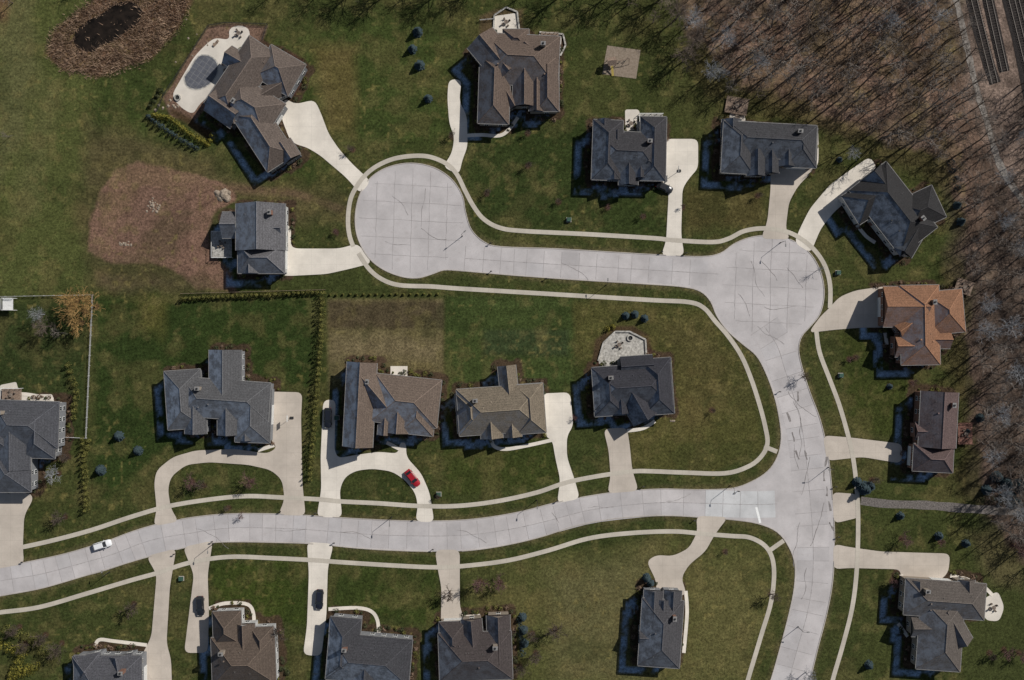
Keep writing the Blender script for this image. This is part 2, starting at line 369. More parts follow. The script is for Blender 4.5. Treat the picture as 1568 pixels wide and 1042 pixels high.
# ---------------------------------------------------------------- houses
HS=[
 dict(c=(108,97,90),w=0,fr=.9,b=[(370,122,125,56,124,'h',5.6),(403,206,105,52,57,'h',5.3),(428,108,62,56,30,'h',5.4),(385,163,86,62,32,'h',5.7),(345,165,50,44,35,'g',5.0),(417,140,40,30,-30,'g',4.6),(440,232,30,30,57,'g',4.8),(362,92,34,30,30,'g',5.0)]),
 dict(c=(108,107,110),w=1,fr=.7,b=[(399,348,72,76,90,'g',5.8),(400,396,72,46,0,'h',5.5),(384,402,34,30,90,'g',5.2),(352,345,24,40,0,'g',4.2),(416,350,30,24,0,'g',5.9)]),
 dict(c=(108,94,85),w=2,fr=.45,b=[(797,92,118,78,3,'h',5.7),(757,138,104,48,92,'h',5.5),(803,132,62,36,90,'g',5.6),(838,128,86,36,90,'h',5.4),(822,146,50,24,90,'g',5.2),(757,85,70,50,50,'g',5.9),(790,62,40,34,0,'h',5.0),(780,150,34,24,60,'g',4.4),(818,80,40,26,40,'g',5.8)]),
 dict(c=(68,67,70),w=0,fr=.7,b=[(962,235,106,66,3,'h',5.7),(930,230,92,46,92,'h',5.5),(1000,228,98,40,91,'h',5.4),(962,262,44,30,90,'g',5.3),(980,250,46,26,90,'g',5.1),(940,258,36,24,90,'g',5.2),(925,198,30,26,90,'g',5.0),(945,215,30,20,90,'g',5.9)]),
 dict(c=(72,72,75),w=2,fr=.55,b=[(1182,216,136,54,3,'h',5.6),(1131,226,80,50,93,'h',5.4),(1226,226,62,50,92,'h',5.2),(1158,250,40,30,90,'g',5.3),(1180,248,36,26,90,'g',5.0),(1120,196,26,30,90,'g',4.5),(1205,238,34,26,90,'g',5.1)]),
 dict(c=(56,55,56),w=1,fr=.65,b=[(1368,320,128,72,52,'h',5.7),(1332,304,70,52,-32,'h',5.2),(1408,322,66,54,-25,'h',5.4),(1372,325,46,40,50,'g',6.0),(1392,366,48,36,-60,'g',5.0),(1352,288,60,44,50,'g',5.2)]),
 dict(c=(148,110,86),w=3,fr=.5,b=[(1409,498,122,60,89,'h',5.7),(1385,470,66,62,0,'g',5.4),(1446,478,60,66,-5,'h',5.5),(1392,530,44,34,0,'g',5.0),(1396,493,52,26,-35,'g',5.3),(1440,520,30,28,0,'g',4.8)]),
 dict(c=(104,88,86),w=3,fr=.2,b=[(1437,643,86,58,93,'g',5.6),(1429,702,62,42,3,'h',5.2),(1416,660,30,26,0,'g',4.8)]),
 dict(c=(100,93,88),w=2,fr=.45,b=[(1447,918,124,56,4,'h',5.6),(1440,972,110,68,94,'h',5.4),(1404,905,34,32,90,'g',5.0),(1460,960,60,34,60,'g',5.3),(1418,960,46,30,0,'g',4.9),(1480,905,34,26,90,'g',5.2)]),
 dict(c=(80,79,82),w=0,fr=.55,b=[(1012,970,104,64,94,'h',5.6),(1000,925,42,30,93,'g',5.3),(1029,928,48,28,93,'g',5.2),(1014,945,54,26,93,'g',5.5),(995,975,34,26,0,'g',5.0)]),
 dict(c=(78,71,70),w=2,fr=.5,b=[(728,1005,112,74,-2,'h',5.6),(764,978,72,36,88,'g',5.3),(694,978,52,42,88,'h',5.2),(724,975,54,32,85,'g',5.5)]),
 dict(c=(70,70,74),w=0,fr=1.0,b=[(565,1010,128,72,5,'h',5.6),(526,992,92,48,95,'h',5.4),(600,1012,70,54,95,'h',5.2),(560,1030,50,40,95,'g',5.5)]),
 dict(c=(98,86,77),w=1,fr=.15,b=[(373,1012,98,74,-2,'h',5.6),(348,962,52,44,88,'h',5.3),(375,975,40,32,88,'g',5.2),(402,990,60,36,88,'h',5.0)]),
 dict(c=(88,88,93),w=0,fr=.5,b=[(165,1042,104,76,0,'h',5.4),(136,1024,44,44,80,'h',5.2),(187,1025,44,40,80,'g',5.0)]),
 dict(c=(94,94,96),w=0,fr=1.0,b=[(345,612,136,60,4,'h',5.7),(345,572,72,50,90,'g',5.4),(282,612,90,56,86,'h',5.3),(388,636,84,54,92,'h',5.2),(300,640,50,34,90,'g',5.0),(350,645,44,34,90,'g',5.1),(378,655,40,24,90,'g',4.9)]),
 dict(c=(116,102,92),w=2,fr=1.1,b=[(551,620,130,46,93,'g',5.6),(622,614,102,74,6,'h',5.7),(640,630,72,54,96,'h',5.3),(610,640,48,34,94,'g',5.4),(575,600,60,40,50,'g',5.5),(590,650,34,22,94,'g',4.8)]),
 dict(c=(128,117,102),w=1,fr=.65,b=[(766,628,130,72,-4,'h',5.7),(778,582,44,28,84,'g',5.2),(812,626,76,44,86,'h',5.3),(752,648,48,34,86,'g',5.4),(784,648,44,28,86,'g',5.1),(722,632,62,46,86,'h',5.2)]),
 dict(c=(62,62,68),w=2,fr=.65,b=[(968,592,120,66,-4,'h',5.7),(1006,592,86,48,86,'h',5.4),(932,600,74,48,86,'h',5.3),(976,618,56,44,60,'g',5.2),(950,612,44,30,86,'g',5.1),(975,560,50,30,-4,'g',5.0)]),
 dict(c=(84,85,90),w=0,fr=.5,b=[(38,650,104,72,2,'h',5.6),(62,660,84,48,92,'h',5.3),(18,725,58,60,90,'h',5.2),(22,690,60,50,90,'g',5.5),(-20,660,90,70,2,'h',5.4)]),
]
WALLM=[mnoise('siding_grey',(.17,.175,.185),(.22,.225,.235),2),mnoise('siding_white',(.38,.38,.37),(.46,.46,.45),2),mnoise('siding_tan',(.25,.21,.17),(.31,.26,.21),2),mnoise('brick_red',(.15,.08,.06),(.25,.14,.10),4)]
ALLB=[]
def rectframe(b):
    cx,cy,L,W,a,t,h=b; x,y=P(cx,cy,h); k=(H-h)/H/S
    return x,y,L*k,W*k,-math.radians(a)
def inrect(px,py,fr,grow=0):
    x,y,L,W,a=fr; dx,dy=px-x,py-y; u=dx*math.cos(a)+dy*math.sin(a); v=-dx*math.sin(a)+dy*math.cos(a)
    return abs(u)<L/2+grow and abs(v)<W/2+grow
def leafball(mb,c,r,h,n,size,m=0,R=random,cone=False):
    for _ in range(n):
        if cone:
            t=R.random()**1.3; rr=r*(1-t)**.7*(.75+.35*R.random())+.04; a=R.random()*6.283
            p=Vector((c[0]+rr*math.cos(a),c[1]+rr*math.sin(a),c[2]+t*h))
            out=Vector((math.cos(a),math.sin(a),R.uniform(-.3,1.0)))
        else:
            d=Vector((R.gauss(0,1),R.gauss(0,1),abs(R.gauss(0,1)))).normalized(); q=(.6+.5*R.random())
            p=Vector((c[0]+d.x*r*q,c[1]+d.y*r*q,c[2]+d.z*h*q)); out=d+Vector((R.uniform(-.6,.6),R.uniform(-.6,.6),R.uniform(-.3,.8)))
        out.normalize(); t1=out.orthogonal().normalized(); t1.rotate(Matrix.Rotation(R.random()*6.28,3,out)); t2=out.cross(t1)
        s=size*R.uniform(.6,1.4)
        mb.add([p+t1*s,p+t2*s*.7,p-t1*s*.8,p-t2*s*.7],[(0,1,2,3)],m)
for hi,hs in enumerate(HS):
    root=empty('brick_house' if hs['w']==3 else 'suburban_house')
    frs=[rectframe(b) for b in hs['b']]; ALLB.append([(f,b[6]) for f,b in zip(frs,hs['b'])])
    roof=MB();wall=MB();win=MB();gut=MB();gar=MB()
    for bi,(b,fr) in enumerate(zip(hs['b'],frs)):
        x,y,L,W,a=fr; t=b[5]; h=b[6]+bi*.023; pitch=.75 if min(L,W)>8 else .95
        if t=='h' and L<W: L,W=W,L; a+=math.pi/2
        ca,sa=math.cos(a),math.sin(a)
        T=lambda u,v,z:(x+u*ca-v*sa,y+u*sa+v*ca,z)
        l2,w2=L/2,W/2; rise=w2*pitch; e=max(l2-w2,.02) if t=='h' else l2
        vs=[T(-l2,-w2,h),T(l2,-w2,h),T(l2,w2,h),T(-l2,w2,h),T(-e,0,h+rise),T(e,0,h+rise)]
        lo=[(p[0],p[1],h-.22) for p in vs[:4]]
        fs=[(0,1,5,4),(2,3,4,5)]
        if t=='h': fs+=[(1,2,5),(3,0,4)]
        roof.add(vs+lo,fs+[(0,6,7,1),(1,7,8,2),(2,8,9,3),(3,9,6,0),(6,9,8,7)],0)
        tube(roof,T(-e,0,h+rise),T(e,0,h+rise),.11,.11,6,1)
        if t=='h':
            for (i,j) in ((0,4),(3,4),(1,5),(2,5)): tube(roof,vs[i],vs[j],.08,.08,5,1)
        sides=[(0,-w2,L,0,0,-1),(0,w2,L,0,0,1)]
        if t=='h': sides+=[(l2,0,W,math.pi/2,1,0),(-l2,0,W,math.pi/2,-1,0)]
        for (u,v,ln,ra,nx,ny) in sides:
            c=T(u+nx*.07,v+ny*.07,h-.08); box(gut,c,(ln,.13,.12),a+ra)
        i_=.4; lw,ww=l2-i_,w2-i_
        c=T(0,0,(h-.22)/2); box(wall,c,(2*lw,2*ww,h-.22),a)
        if t=='g':
            for s in (-1,1):
                k=(ww/w2)
                wall.add([T(s*lw,-ww,h-.23),T(s*lw,ww,h-.23),T(s*lw,0,h+rise*k-.25)],[(0,1,2) if s>0 else (2,1,0)])
        for (ax,nx,ny,half,off) in (('u',0,-1,lw,ww),('u',0,1,lw,ww),('v',1,0,ww,lw),('v',-1,0,ww,lw)):
            n=max(1,int(2*half/2.7)); wa=a if ax=='u' else a+math.pi/2
            mid=T(nx*(off+2.5),ny*(off+2.5),0); mpx,mpy=mid[0]*S+784,521-mid[1]*S
            pm=T(nx*(off+.3),ny*(off+.3),0)
            if indrive(mpx,mpy) and 2*half>5.5 and not any(inrect(pm[0],pm[1],f) for j,f in enumerate(frs) if j!=bi):
                box(gar,T(nx*(off+.02),ny*(off+.02),1.15),(4.9,.1,2.3),wa,0)
                for k in range(4): box(gar,T(nx*(off+.05),ny*(off+.05),.3+.55*k),(4.6,.08,.04),wa,1)
                lev=(3.9,)
            else: lev=(1.6,4.1)
            for k in range(n):
                s_=(-half+(k+.5)*2*half/n)
                uu,vv=(s_,ny*off) if ax=='u' else (nx*off,s_)
                q=T(uu+nx*.35,vv+ny*.35,0)
                if any(inrect(q[0],q[1],f) for j,f in enumerate(frs) if j!=bi): continue
                for z in lev:
                    if z>h-1: continue
                    if bi==0 and ny==-1 and k==n//2 and z<2:
                        box(win,T(uu,vv+ny*.03,1.05),(1.0,.1,2.1),wa,2); continue
                    box(win,T(uu+nx*.02,vv+ny*.02,z),(1.15,.1,1.5),wa,0)
                    box(win,T(uu+nx*.05,vv+ny*.05,z),(.95,.09,1.3),wa,1)
                    box(win,T(uu+nx*.07,vv+ny*.07,z),(.05,.09,1.28),wa,0)
    f=frs[0]; x,y,L,W,a=f; R=random.Random(hi)
    for k in range(6):
        u=R.uniform(-.35,.35)*L; v=R.uniform(.08,.3)*W*R.choice((-1,1)); hz=hs['b'][0][6]+ (min(L,W)/2-abs(v))*.75
        c=(x+u*math.cos(a)-v*math.sin(a),y+u*math.sin(a)+v*math.cos(a),hz+.1)
        if k<2: box(roof,c,(.35,.35,.25),a,1)
        else: tube(roof,(c[0],c[1],hz-.1),(c[0],c[1],hz+.4),.06,.06,6,2,True)
    rf=lin(*hs['c'],.66); rm=roof_mat('shingles',rf,min(1,hs['fr']))
    capm=mnoise('ridge_cap',tuple(q*1.3 for q in rf),tuple(q*2.3 for q in rf),3)
    roof.obj('roof',[rm,capm,M['gutter']],root); wall.obj('walls',[WALLM[hs['w']]],root); gut.obj('gutters',[M['gutter']],root)
    win.obj('windows',[M['white'],M['glass'],M['rwood']],root)
    if gar.v: gar.obj('garage_door',[M['white'],M['gutter']],root)
    ch=MB(); u=L*.28*R.choice((-1,1)); v=W*.25; c=(x+u*math.cos(a)-v*math.sin(a),y+u*math.sin(a)+v*math.cos(a))
    hz=hs['b'][0][6]+min(L,W)/2*.75+.3
    box(ch,(c[0],c[1],hz/2),(1.1,.8,hz),a); box(ch,(c[0],c[1],hz+.06),(1.25,.95,.12),a,1); box(ch,(c[0],c[1],hz+.25),(.4,.4,.26),a,2)
    ch.obj('chimney',[WALLM[3] if hi%2 else WALLM[2],M['gutter'],M['dark']],root)
    sh=MB(); 
    for bi,fr in enumerate(frs):
        x,y,L,W,a=fr; per=2*(L+W); k=0
        while k<per:
            k+=R.uniform(.8,2.0)
            s=k%per; o=R.uniform(.1,1.1)
            if s<L: u,v=s-L/2,-W/2-o
            elif s<L+W: u,v=L/2+o,s-L-W/2
            elif s<2*L+W: u,v=s-L-W-L/2,W/2+o
            else: u,v=-L/2-o,s-2*L-W-W/2
            q=(x+u*math.cos(a)-v*math.sin(a),y+u*math.sin(a)+v*math.cos(a))
            if R.random()<.35 or any(inrect(q[0],q[1],f,.1) for f in frs) : continue
            px,py=q[0]*S+784,521-q[1]*S
            if indrive(px,py): continue
            r=R.uniform(.3,.8); leafball(sh,(q[0],q[1],0.05),r,r*1.1,int(60*r)+14,.16,R.choice((0,0,1,2)),R)
    sh.obj('foundation_shrubs',[M['shrub'],M['shrubd'],M['arbor']],root)
def table(mb,T,an,z=0):
    tube(mb,T(0,0,z+.7),T(0,0,z+.75),.55,.55,14,0,True); tube(mb,T(0,0,z),T(0,0,z+.7),.05,.05,6,0)
    for k in range(4):
        t=k*1.57+.5; c=T(.95*math.cos(t),.95*math.sin(t),z+.42); box(mb,c,(.45,.45,.06),an+t); c2=T(1.15*math.cos(t),1.15*math.sin(t),z+.65); box(mb,c2,(.06,.45,.45),an+t)
        box(mb,(c[0],c[1],z+.2),(.38,.38,.38),an+t)
def deck(name,cx,cy,L,W,a,z,mat,rail=M['white'],furn=True):
    r=empty(name); mb=MB(); x,y=P(cx,cy,z); L/=S;W/=S; an=-math.radians(a)
    n=int(W/.15)
    T=lambda u,v,zz:(x+u*math.cos(an)-v*math.sin(an),y+u*math.sin(an)+v*math.cos(an),zz)
    for i in range(n): box(mb,T(0,-W/2+(i+.5)*W/n,z),(L,W/n-.015,.05),an)
    mb.obj('boards',[mat],r); mb=MB()
    for u in np.linspace(-L/2,L/2,5):
        for v in (-W/2,W/2): box(mb,T(u,v,(z+1)/2),(.1,.1,z+1),an)
    for v in (-W/2,W/2): box(mb,T(0,v,z+.97),(L,.1,.05),an); box(mb,T(0,v,z+.4),(L,.04,.04),an)
    box(mb,T(-L/2,0,z+.97),(.1,W-.2,.05),an)
    mb.obj('railing',[rail],r)
    if furn:
        mb=MB(); table(mb,T,an,z); mb.obj('table_and_chairs',[M['wicker']],r)
deck('wooden_deck',340,375,30,40,0,1.2,M['stone'])
deck('wooden_deck',1478,664,22,32,0,1.5,M['rwood'],M['rwood'])
deck('wooden_deck',1476,440,26,20,20,.8,M['wood'],M['wood'])
deck('wooden_deck',1128,163,34,24,10,.6,M['wood'],M['wood'])
deck('wooden_deck',997,186,36,22,0,.6,M['stone'],M['white'])
deck('wooden_deck',842,62,26,22,0,.8,M['wood'],M['wood'])
deck('wooden_deck',18,605,30,20,0,1.0,M['wood'])
deck('pergola',12,466,16,18,0,2.4,M['white'],M['white'],False)
def patioset(px,py):
    x,y=P(px,py); mb=MB(); table(mb,lambda u,v,z:(x+u,y+v,z),0,.05); mb.obj('patio_table_set',[M['wicker']])
for q in [(775,35),(966,190),(948,528),(366,52),(1128,180),(1520,930)]: patioset(*q)
def lounger(px,py,a):
    x,y=P(px,py); mb=MB(); box(mb,(x,y,.36),(1.5,.6,.08),a); ca,sa=math.cos(a),math.sin(a)
    box(mb,(x+.95*ca,y+.95*sa,.5),(.55,.6,.07),a); 
    for u in (-.6,.6): box(mb,(x+u*ca,y+u*sa,.19),(.08,.55,.26),a)
    mb.obj('sun_lounger',[M['wood']])
for q in [(330,68,.8),(344,98,.4),(352,88,.4)]: lounger(*q)
def firepit(px,py):
    x,y=P(px,py); mb=MB()
    for i in range(12):
        t=i*math.pi/6; box(mb,(x+.7*math.cos(t),y+.7*math.sin(t),.25),(.28,.36,.4),t)
    tube(mb,(x,y,.05),(x,y,.15),.5,.5,12,1,True); mb.obj('fire_pit',[M['stone'],M['dark']])
for q in [(965,518),(272,150),(848,76)]: firepit(*q)
# ---------------------------------------------------------------- trees
def bare_tree_mesh(name,seed,h,cr,counts,mat,rad,trunkfrac=.3):
    R=random.Random(seed); mb=MB()
    def grow(p,d,L,lvl):
        nseg=5 if lvl==0 else (3 if lvl==1 else 2 if lvl==2 else 1)
        pts=[p.copy()]; q=p.copy(); dd=d.copy()
        for i in range(nseg):
            j=.08 if lvl==0 else .25
            dd=(dd+Vector((R.uniform(-j,j),R.uniform(-j,j),R.uniform(-j,j)+.08))).normalized(); q=q+dd*(L/nseg); pts.append(q.copy())
        r=rad[lvl]
        for i in range(nseg):
            a=r*(1-.7*i/nseg); b=r*(1-.7*(i+1)/nseg); tube(mb,pts[i],pts[i+1],a,b,5 if lvl==0 else 3)
        if lvl>=len(counts): return
        for k in range(counts[lvl]):
            f=(trunkfrac+(1-trunkfrac)*(k+R.random())/counts[lvl]) if lvl==0 else (.25+.75*(k+R.random())/counts[lvl])
            f=min(f,.999); si=int(f*nseg); base=pts[si].lerp(pts[si+1],f*nseg-si)
            seg=(pts[si+1]-pts[si]).normalized(); perp=seg.orthogonal().normalized(); perp.rotate(Matrix.Rotation(k*2.4+R.uniform(-.5,.5),3,seg))
            ang=R.uniform(.5,1.0) if lvl==0 else R.uniform(.45,.95)
            nd=(seg*math.cos(ang)+perp*math.sin(ang)).normalized()
            ln=cr*R.uniform(.8,1.15)*(1.15-.65*f) if lvl==0 else L*R.uniform(.42,.64)
            grow(base,nd,ln,lvl+1)
    grow(Vector((0,0,0)),Vector((0,0,1)),h*.88,0)
    return mb.mesh(name,[mat])
RB=[.24,.10,.055,.034,.022]
BIG=[bare_tree_mesh('bare_tree_mesh',i,R_[0],R_[1],[10,4,3,2],m,RB) for i,(R_,m) in enumerate([((15,4.2),M['bark']),((17,3.8),M['bark']),((13,4.4),M['barkb']),((16,4.0),M['barkb']),((14,3.6),M['bark']),((12,4.6),M['barkf'])])]
BIG.append(bare_tree_mesh('bare_tree_mesh',9,13,4.8,[12,5,4,3],M['barkf'],[.22,.09,.05,.03,.02]))
BIG.append(bare_tree_mesh('bare_tree_mesh',10,14,6.0,[14,5,4,4],M['barkb'],[.34,.14,.07,.04,.028]))
RS=[.12,.07,.044,.032,.026]
SML=[bare_tree_mesh('small_tree_mesh',20+i,h,r,[9,5,4,3],m,RS,.22) for i,(h,r,m) in enumerate([(5,2.3,M['barkd']),(4.5,2.2,M['barkr']),(4.5,1.9,M['barkd']),(6,2.3,M['barkf']),(5,3.0,M['barko'])])]
def inst(name,me,px,py,s=1,parent=None,z=0):
    o=bpy.data.objects.new(name,me); scene.collection.objects.link(o); x,y=P(px,py); o.location=(x,y,z)
    o.rotation_euler=(random.uniform(-.06,.06),random.uniform(-.06,.06),random.uniform(0,6.28)); o.scale=(s,s,s*random.uniform(.9,1.15))
    if parent:o.parent=parent
    return o
WOOD=[(1030,-60),(1660,-60),(1660,900),(1570,860),(1510,790),(1500,700),(1492,600),(1485,520),(1490,440),(1472,390),(1475,330),(1445,250),(1390,232),(1320,205),(1270,175),(1200,145),(1140,130),(1095,95),(1055,50)]
RAILZ=[(1446,-80),(1700,-80),(1700,120),(1556,125),(1548,330),(1520,250),(1486,150)]
wd=empty('woodland'); placed=[]; tries=0
RW=random.Random(3)
while tries<12000:
    tries+=1; px=RW.uniform(1030,1620);py=RW.uniform(-45,860)
    if not inpoly(px,py,WOOD) or inpoly(px,py,RAILZ): continue
    md=19 if px<1450 else 16.5
    if any((px-a)**2+(py-b)**2<md*md for a,b in placed): continue
    if px>1515 and 420<py<600 and abs(px-(1520+(py-430)*.28))<9: continue
    placed.append((px,py)); edge= (py>230 and px<1530) or (px<1110) or (py>150 and px>1540)
    me=BIG[6] if RW.random()<(.14 if edge else .02) else BIG[RW.randrange(5)]
    inst('woodland_tree',me,px,py,RW.uniform(.5,.85) if edge else RW.uniform(.7,1.05),wd)
for (px,py,s,k) in [(440,-25,.8,0),(500,-18,.8,6),(550,-20,.8,7),(575,-8,.6,6),(600,-12,.8,7),(650,-25,.9,0),(690,-22,.9,7),(740,-26,.8,7),(820,-22,.8,0),(870,-14,.8,7),(905,-20,.7,0),(940,-14,.8,7),(975,-18,.9,0),(1010,0,.8,7),(1035,30,.7,7),(1060,70,.7,7),(1085,115,.7,6),(1010,-30,1,2),(1110,140,.6,0),(1030,-15,1,3),(960,10,.6,3),(1000,35,.6,2),(1045,95,.6,7),
    (78,500,.5,7),(68,482,.55,6),(98,510,.5,0),(20,5,.6,2),(1300,240,.5,6),(1215,150,.6,2),(1155,150,.6,3),(1250,415,.35,5),(130,-20,.6,2),(15,210,.35,0),(1100,120,.5,6)]:
    inst('bare_tree',BIG[k],px,py,s)
for (px,py,s,k) in [(295,738,1.05,1),(312,744,.95,2),(385,737,1.1,1),(735,890,1.2,1),(765,892,1.1,1),(205,925,1.3,2),(850,965,1.4,2),(815,970,1,0),(1380,825,1.,1),(1181,910,.9,0),(1228,578,.8,0),(425,968,1.4,2),(70,972,1.2,2),(100,792,1.2,2),(95,985,1.2,0),(1366,890,.7,1),(1233,1030,1,3),(130,478,1.7,4),(118,460,1.4,4),(147,470,1.3,4),(125,495,1.2,4),(985,332,.5,2),(1300,550,.5,1),(540,230,.6,0),(808,205,.5,0),(855,310,.5,2),(808,255,.6,0),(1310,548,.4,2),(515,356,.5,1),(1395,585,.6,1),(745,297,.6,0),(690,905,1.2,2),(692,210,.6,0),(90,725,1,3),(105,700,.9,0),(1550,835,1.3,1),(1440,830,.6,1),(30,960,1,0),(1335,735,.7,0),(670,760,.4,0),(1090,628,.4,0),(780,965,.9,0),(795,1020,1,0),(1537,995,1.0,1),(370,790,.5,1),(1160,300,.5,0),(980,560,.4,1),(350,778,.5,2),(40,985,1.1,2),(820,1000,1.1,0),(1110,845,.4,0),(1515,1000,.7,2),(1560,1000,.9,1),(1045,318,.4,2),(930,318,.4,1),(880,640,.4,1)]:
    inst('small_bare_tree',SML[k],px,py,s)
def spruce_mesh(seed,h=3.2,r=1.25):
    R=random.Random(seed); mb=MB(); tube(mb,(0,0,0),(0,0,h*.9),.09,.02,6,1)
    t=.1
    while t<1:
        n=int(8+18*(1-t)); rr=r*(1-t)**.9+.08
        for k in range(n):
            a=R.random()*6.28; L=rr*R.uniform(.7,1.1); z=t*h
            p0=Vector((0,0,z)); p1=Vector((L*math.cos(a),L*math.sin(a),z-L*.25))
            s=Vector((-math.sin(a),math.cos(a),0))
            for q in (.45,.75,1.0):
                c=p0.lerp(p1,q); w=.16*R.uniform(.7,1.3)
                mb.add([c-s*w,c+(p1-p0).normalized()*.22,c+s*w,c-(p1-p0).normalized()*.2+Vector((0,0,.05))],[(0,1,2,3)],0)
        t+=.055
    return mb.mesh('spruce_mesh',[M['spruce'],M['barkb']])
SP=[spruce_mesh(i) for i in range(3)]
for (px,py,s) in [(640,50,1.05),(632,76,.95),(643,101,1.1),(656,152,.9),(183,668,1.05),(212,690,1.0),(155,720,1.1),(1378,790,.85),(1437,821,.9),(1478,832,.85),(1330,1018,.9),(1362,592,.6),(1322,748,1.4),(1312,738,1.0),(1332,745,1.0),(800,945,.9),(802,965,.9),(803,985,.9),(990,885,.9),(996,893,.8),(1470,480,.6),(1285,245,.6),(958,484,.8),(972,482,.8),(987,488,.8),(1545,760,1.3),(1560,745,1.4),(1540,740,1.2),(1555,770,1.1),(1510,750,1.1),(1525,730,1.2),(420,1015,.7),(1470,340,.9),(1465,315,.8),(1478,660,.8),(1500,640,.9)]:
    inst('spruce_tree',SP[random.randrange(3)],px,py,s)
def hedge(pts,sp,r,h,mat='arbor',name='arborvitae_hedge'):
    mb=MB(); L=[Vector(p) for p in pts]
    for a,b in zip(L,L[1:]):
        n=max(1,int((b-a).length/sp))
        for i in range(n):
            q=a.lerp(b,i/n); x,y=P(q.x+random.uniform(-.6,.6),q.y+random.uniform(-.6,.6)); rr=r*random.uniform(.75,1.15)
            leafball(mb,(x,y,.05),rr,h*random.uniform(.8,1.15),170,.15,0,random,True)
    mb.obj(name,[M[mat]])
hedge([(278,459),(320,456),(400,453),(492,448)],7,.75,1.9)
hedge([(494,450),(490,540),(482,640),(474,742)],8,.8,3.0)
hedge([(128,672),(134,790)],8,.8,2.6)
hedge([(105,560),(118,600),(112,650)],10,.85,2.6)
hedge([(137,675),(128,705)],9,.7,2)
hedge([(505,452),(680,451)],10,.35,.9)
hedge([(238,178),(260,182),(290,205),(318,222)],7,.9,2.0,'yshrub')
hedge([(318,222),(330,203)],7,.95,2,'yshrub')
hedge([(228,180),(262,205),(308,232)],8,.75,2.2,'spruce','conifer_hedge')
hedge([(1455,250),(1470,300)],11,.9,2.8,'spruce','conifer_hedge')
hedge([(930,505),(945,498)],8,.8,1.6,'yshrub')
hedge([(245,140),(225,172)],8,.8,1.2,'shrub','garden_hedge')
hedge([(10,965),(30,970),(60,985),(70,1010)],10,1.5,2.4,'arbor','evergreen_shrubs')
hedge([(-5,985),(35,1000),(20,1030),(55,1020),(10,1042)],10,1.6,2.8,'yshrub','evergreen_shrubs')
hedge([(795,950),(800,1010)],9,.9,2.0,'spruce','conifer_hedge')
hedge([(420,1020),(450,1035)],9,.8,1.2,'shrub','garden_hedge')
hedge([(1500,765),(1560,765)],14,1.3,2.6,'shrub','evergreen_shrubs')
REED=[(72,80),(80,50),(110,25),(140,0),(150,-30),(285,-30),(292,0),(285,25),(262,60),(215,98),(150,118),(100,110)]
PONDP=[(122,76),(112,62),(120,44),(138,30),(158,20),(172,8),(200,2),(218,16),(210,38),(192,50),(178,62),(157,70),(143,80)]
mb=MB(); polysheet(mb,catmull(PONDP,4,True),.03); mb.obj('pond',[M['water']])
mb=MB(); R=random.Random(2)
for _ in range(38000):
    px,py=R.uniform(66,300),R.uniform(-30,122)
    if not inpoly(px+R.gauss(0,4),py+R.gauss(0,4),REED): continue
    if inpoly(px+R.gauss(0,2),py+R.gauss(0,2),PONDP) and R.random()<.985: continue
    x,y=P(px,py); h=R.uniform(.3,1.3); a=R.random()*6.28; w=.08; lx,ly=R.uniform(-.9,.9),R.uniform(-.9,.9)
    if R.random()<.4: continue
    mb.add([(x-w*math.cos(a),y-w*math.sin(a),0),(x+w*math.cos(a),y+w*math.sin(a),0),(x+lx*h,y+ly*h,h)],[(0,1,2)],0)
mb.obj('reeds',[M['reed']])
mb=MB()
for _ in range(20000):
    px,py=R.uniform(1030,1600),R.uniform(-20,860)
    if not inpoly(px,py,WOOD) or (inpoly(px,py,RAILZ) and (px<1500 or R.random()<.8)): continue
    x,y=P(px,py); h=R.uniform(.2,1.0); a=R.random()*6.28; w=.05; lx,ly=R.uniform(-1,1),R.uniform(-1,1)
    mb.add([(x-w*math.cos(a),y-w*math.sin(a),0),(x+w*math.cos(a),y+w*math.sin(a),0),(x+lx*h,y+ly*h,h)],[(0,1,2)],R.choice((0,0,1)))
mb.obj('undergrowth',[M['brush'],M['bark']])
def rocks(name,pts,mat):
    mb=MB()
    for (px,py,r) in pts:
        x,y=P(px,py); n=9; vs=[]
        for k in range(3):
            for i in range(n):
                t=6.283*i/n; q=r*(1-.32*k)*random.uniform(.8,1.15); vs.append((x+q*math.cos(t),y+q*math.sin(t),k*r*.28))
        vs.append((x,y,r*.65)); fs=[]
        for k in range(2): fs+=[(k*n+i,k*n+(i+1)%n,(k+1)*n+(i+1)%n,(k+1)*n+i) for i in range(n)]
        fs+=[(2*n+i,2*n+(i+1)%n,3*n) for i in range(n)]; mb.add(vs,fs)
    mb.obj(name,[mat])
rocks('stone_pile',[(235+random.gauss(0,5),317+random.gauss(0,4),random.uniform(.15,.5)) for _ in range(26)],M['rock'])
rocks('log_debris',[(190+random.gauss(0,5),374+random.gauss(0,2),random.uniform(.12,.4)) for _ in range(16)],M['rock'])
rocks('soil_mound',[(343,299,1.6),(348,305,1.1),(333,296,.9),(338,304,.9),(350,296,.7)],M['rock'])
rocks('boulders',[(300+random.gauss(0,22),60+random.gauss(0,20),random.uniform(.12,.3)) for _ in range(10)]+[(1030+random.gauss(0,3),645,.3) for _ in range(4)]+[(262+random.gauss(0,10),163+random.gauss(0,5),.4) for _ in range(8)],M['rock'])
def fence(name,pts,sp,h,mat,pw=.1):
    mb=MB()
    for a,b in zip(pts,pts[1:]):
        A=Vector(P(*a));B=Vector(P(*b)); d=B-A;L=d.length;n=max(1,int(L/sp)); an=math.atan2(d.y,d.x)
        for i in range(n+1):
            q=A.lerp(B,i/n); box(mb,(q.x,q.y,h/2),(pw,pw,h),an)
        c=(A+B)/2
        for z in (h*.3,h*.6,h*.9): box(mb,(c.x,c.y,z),(L-.02,.04,.09),an)
    mb.obj(name,[mat])
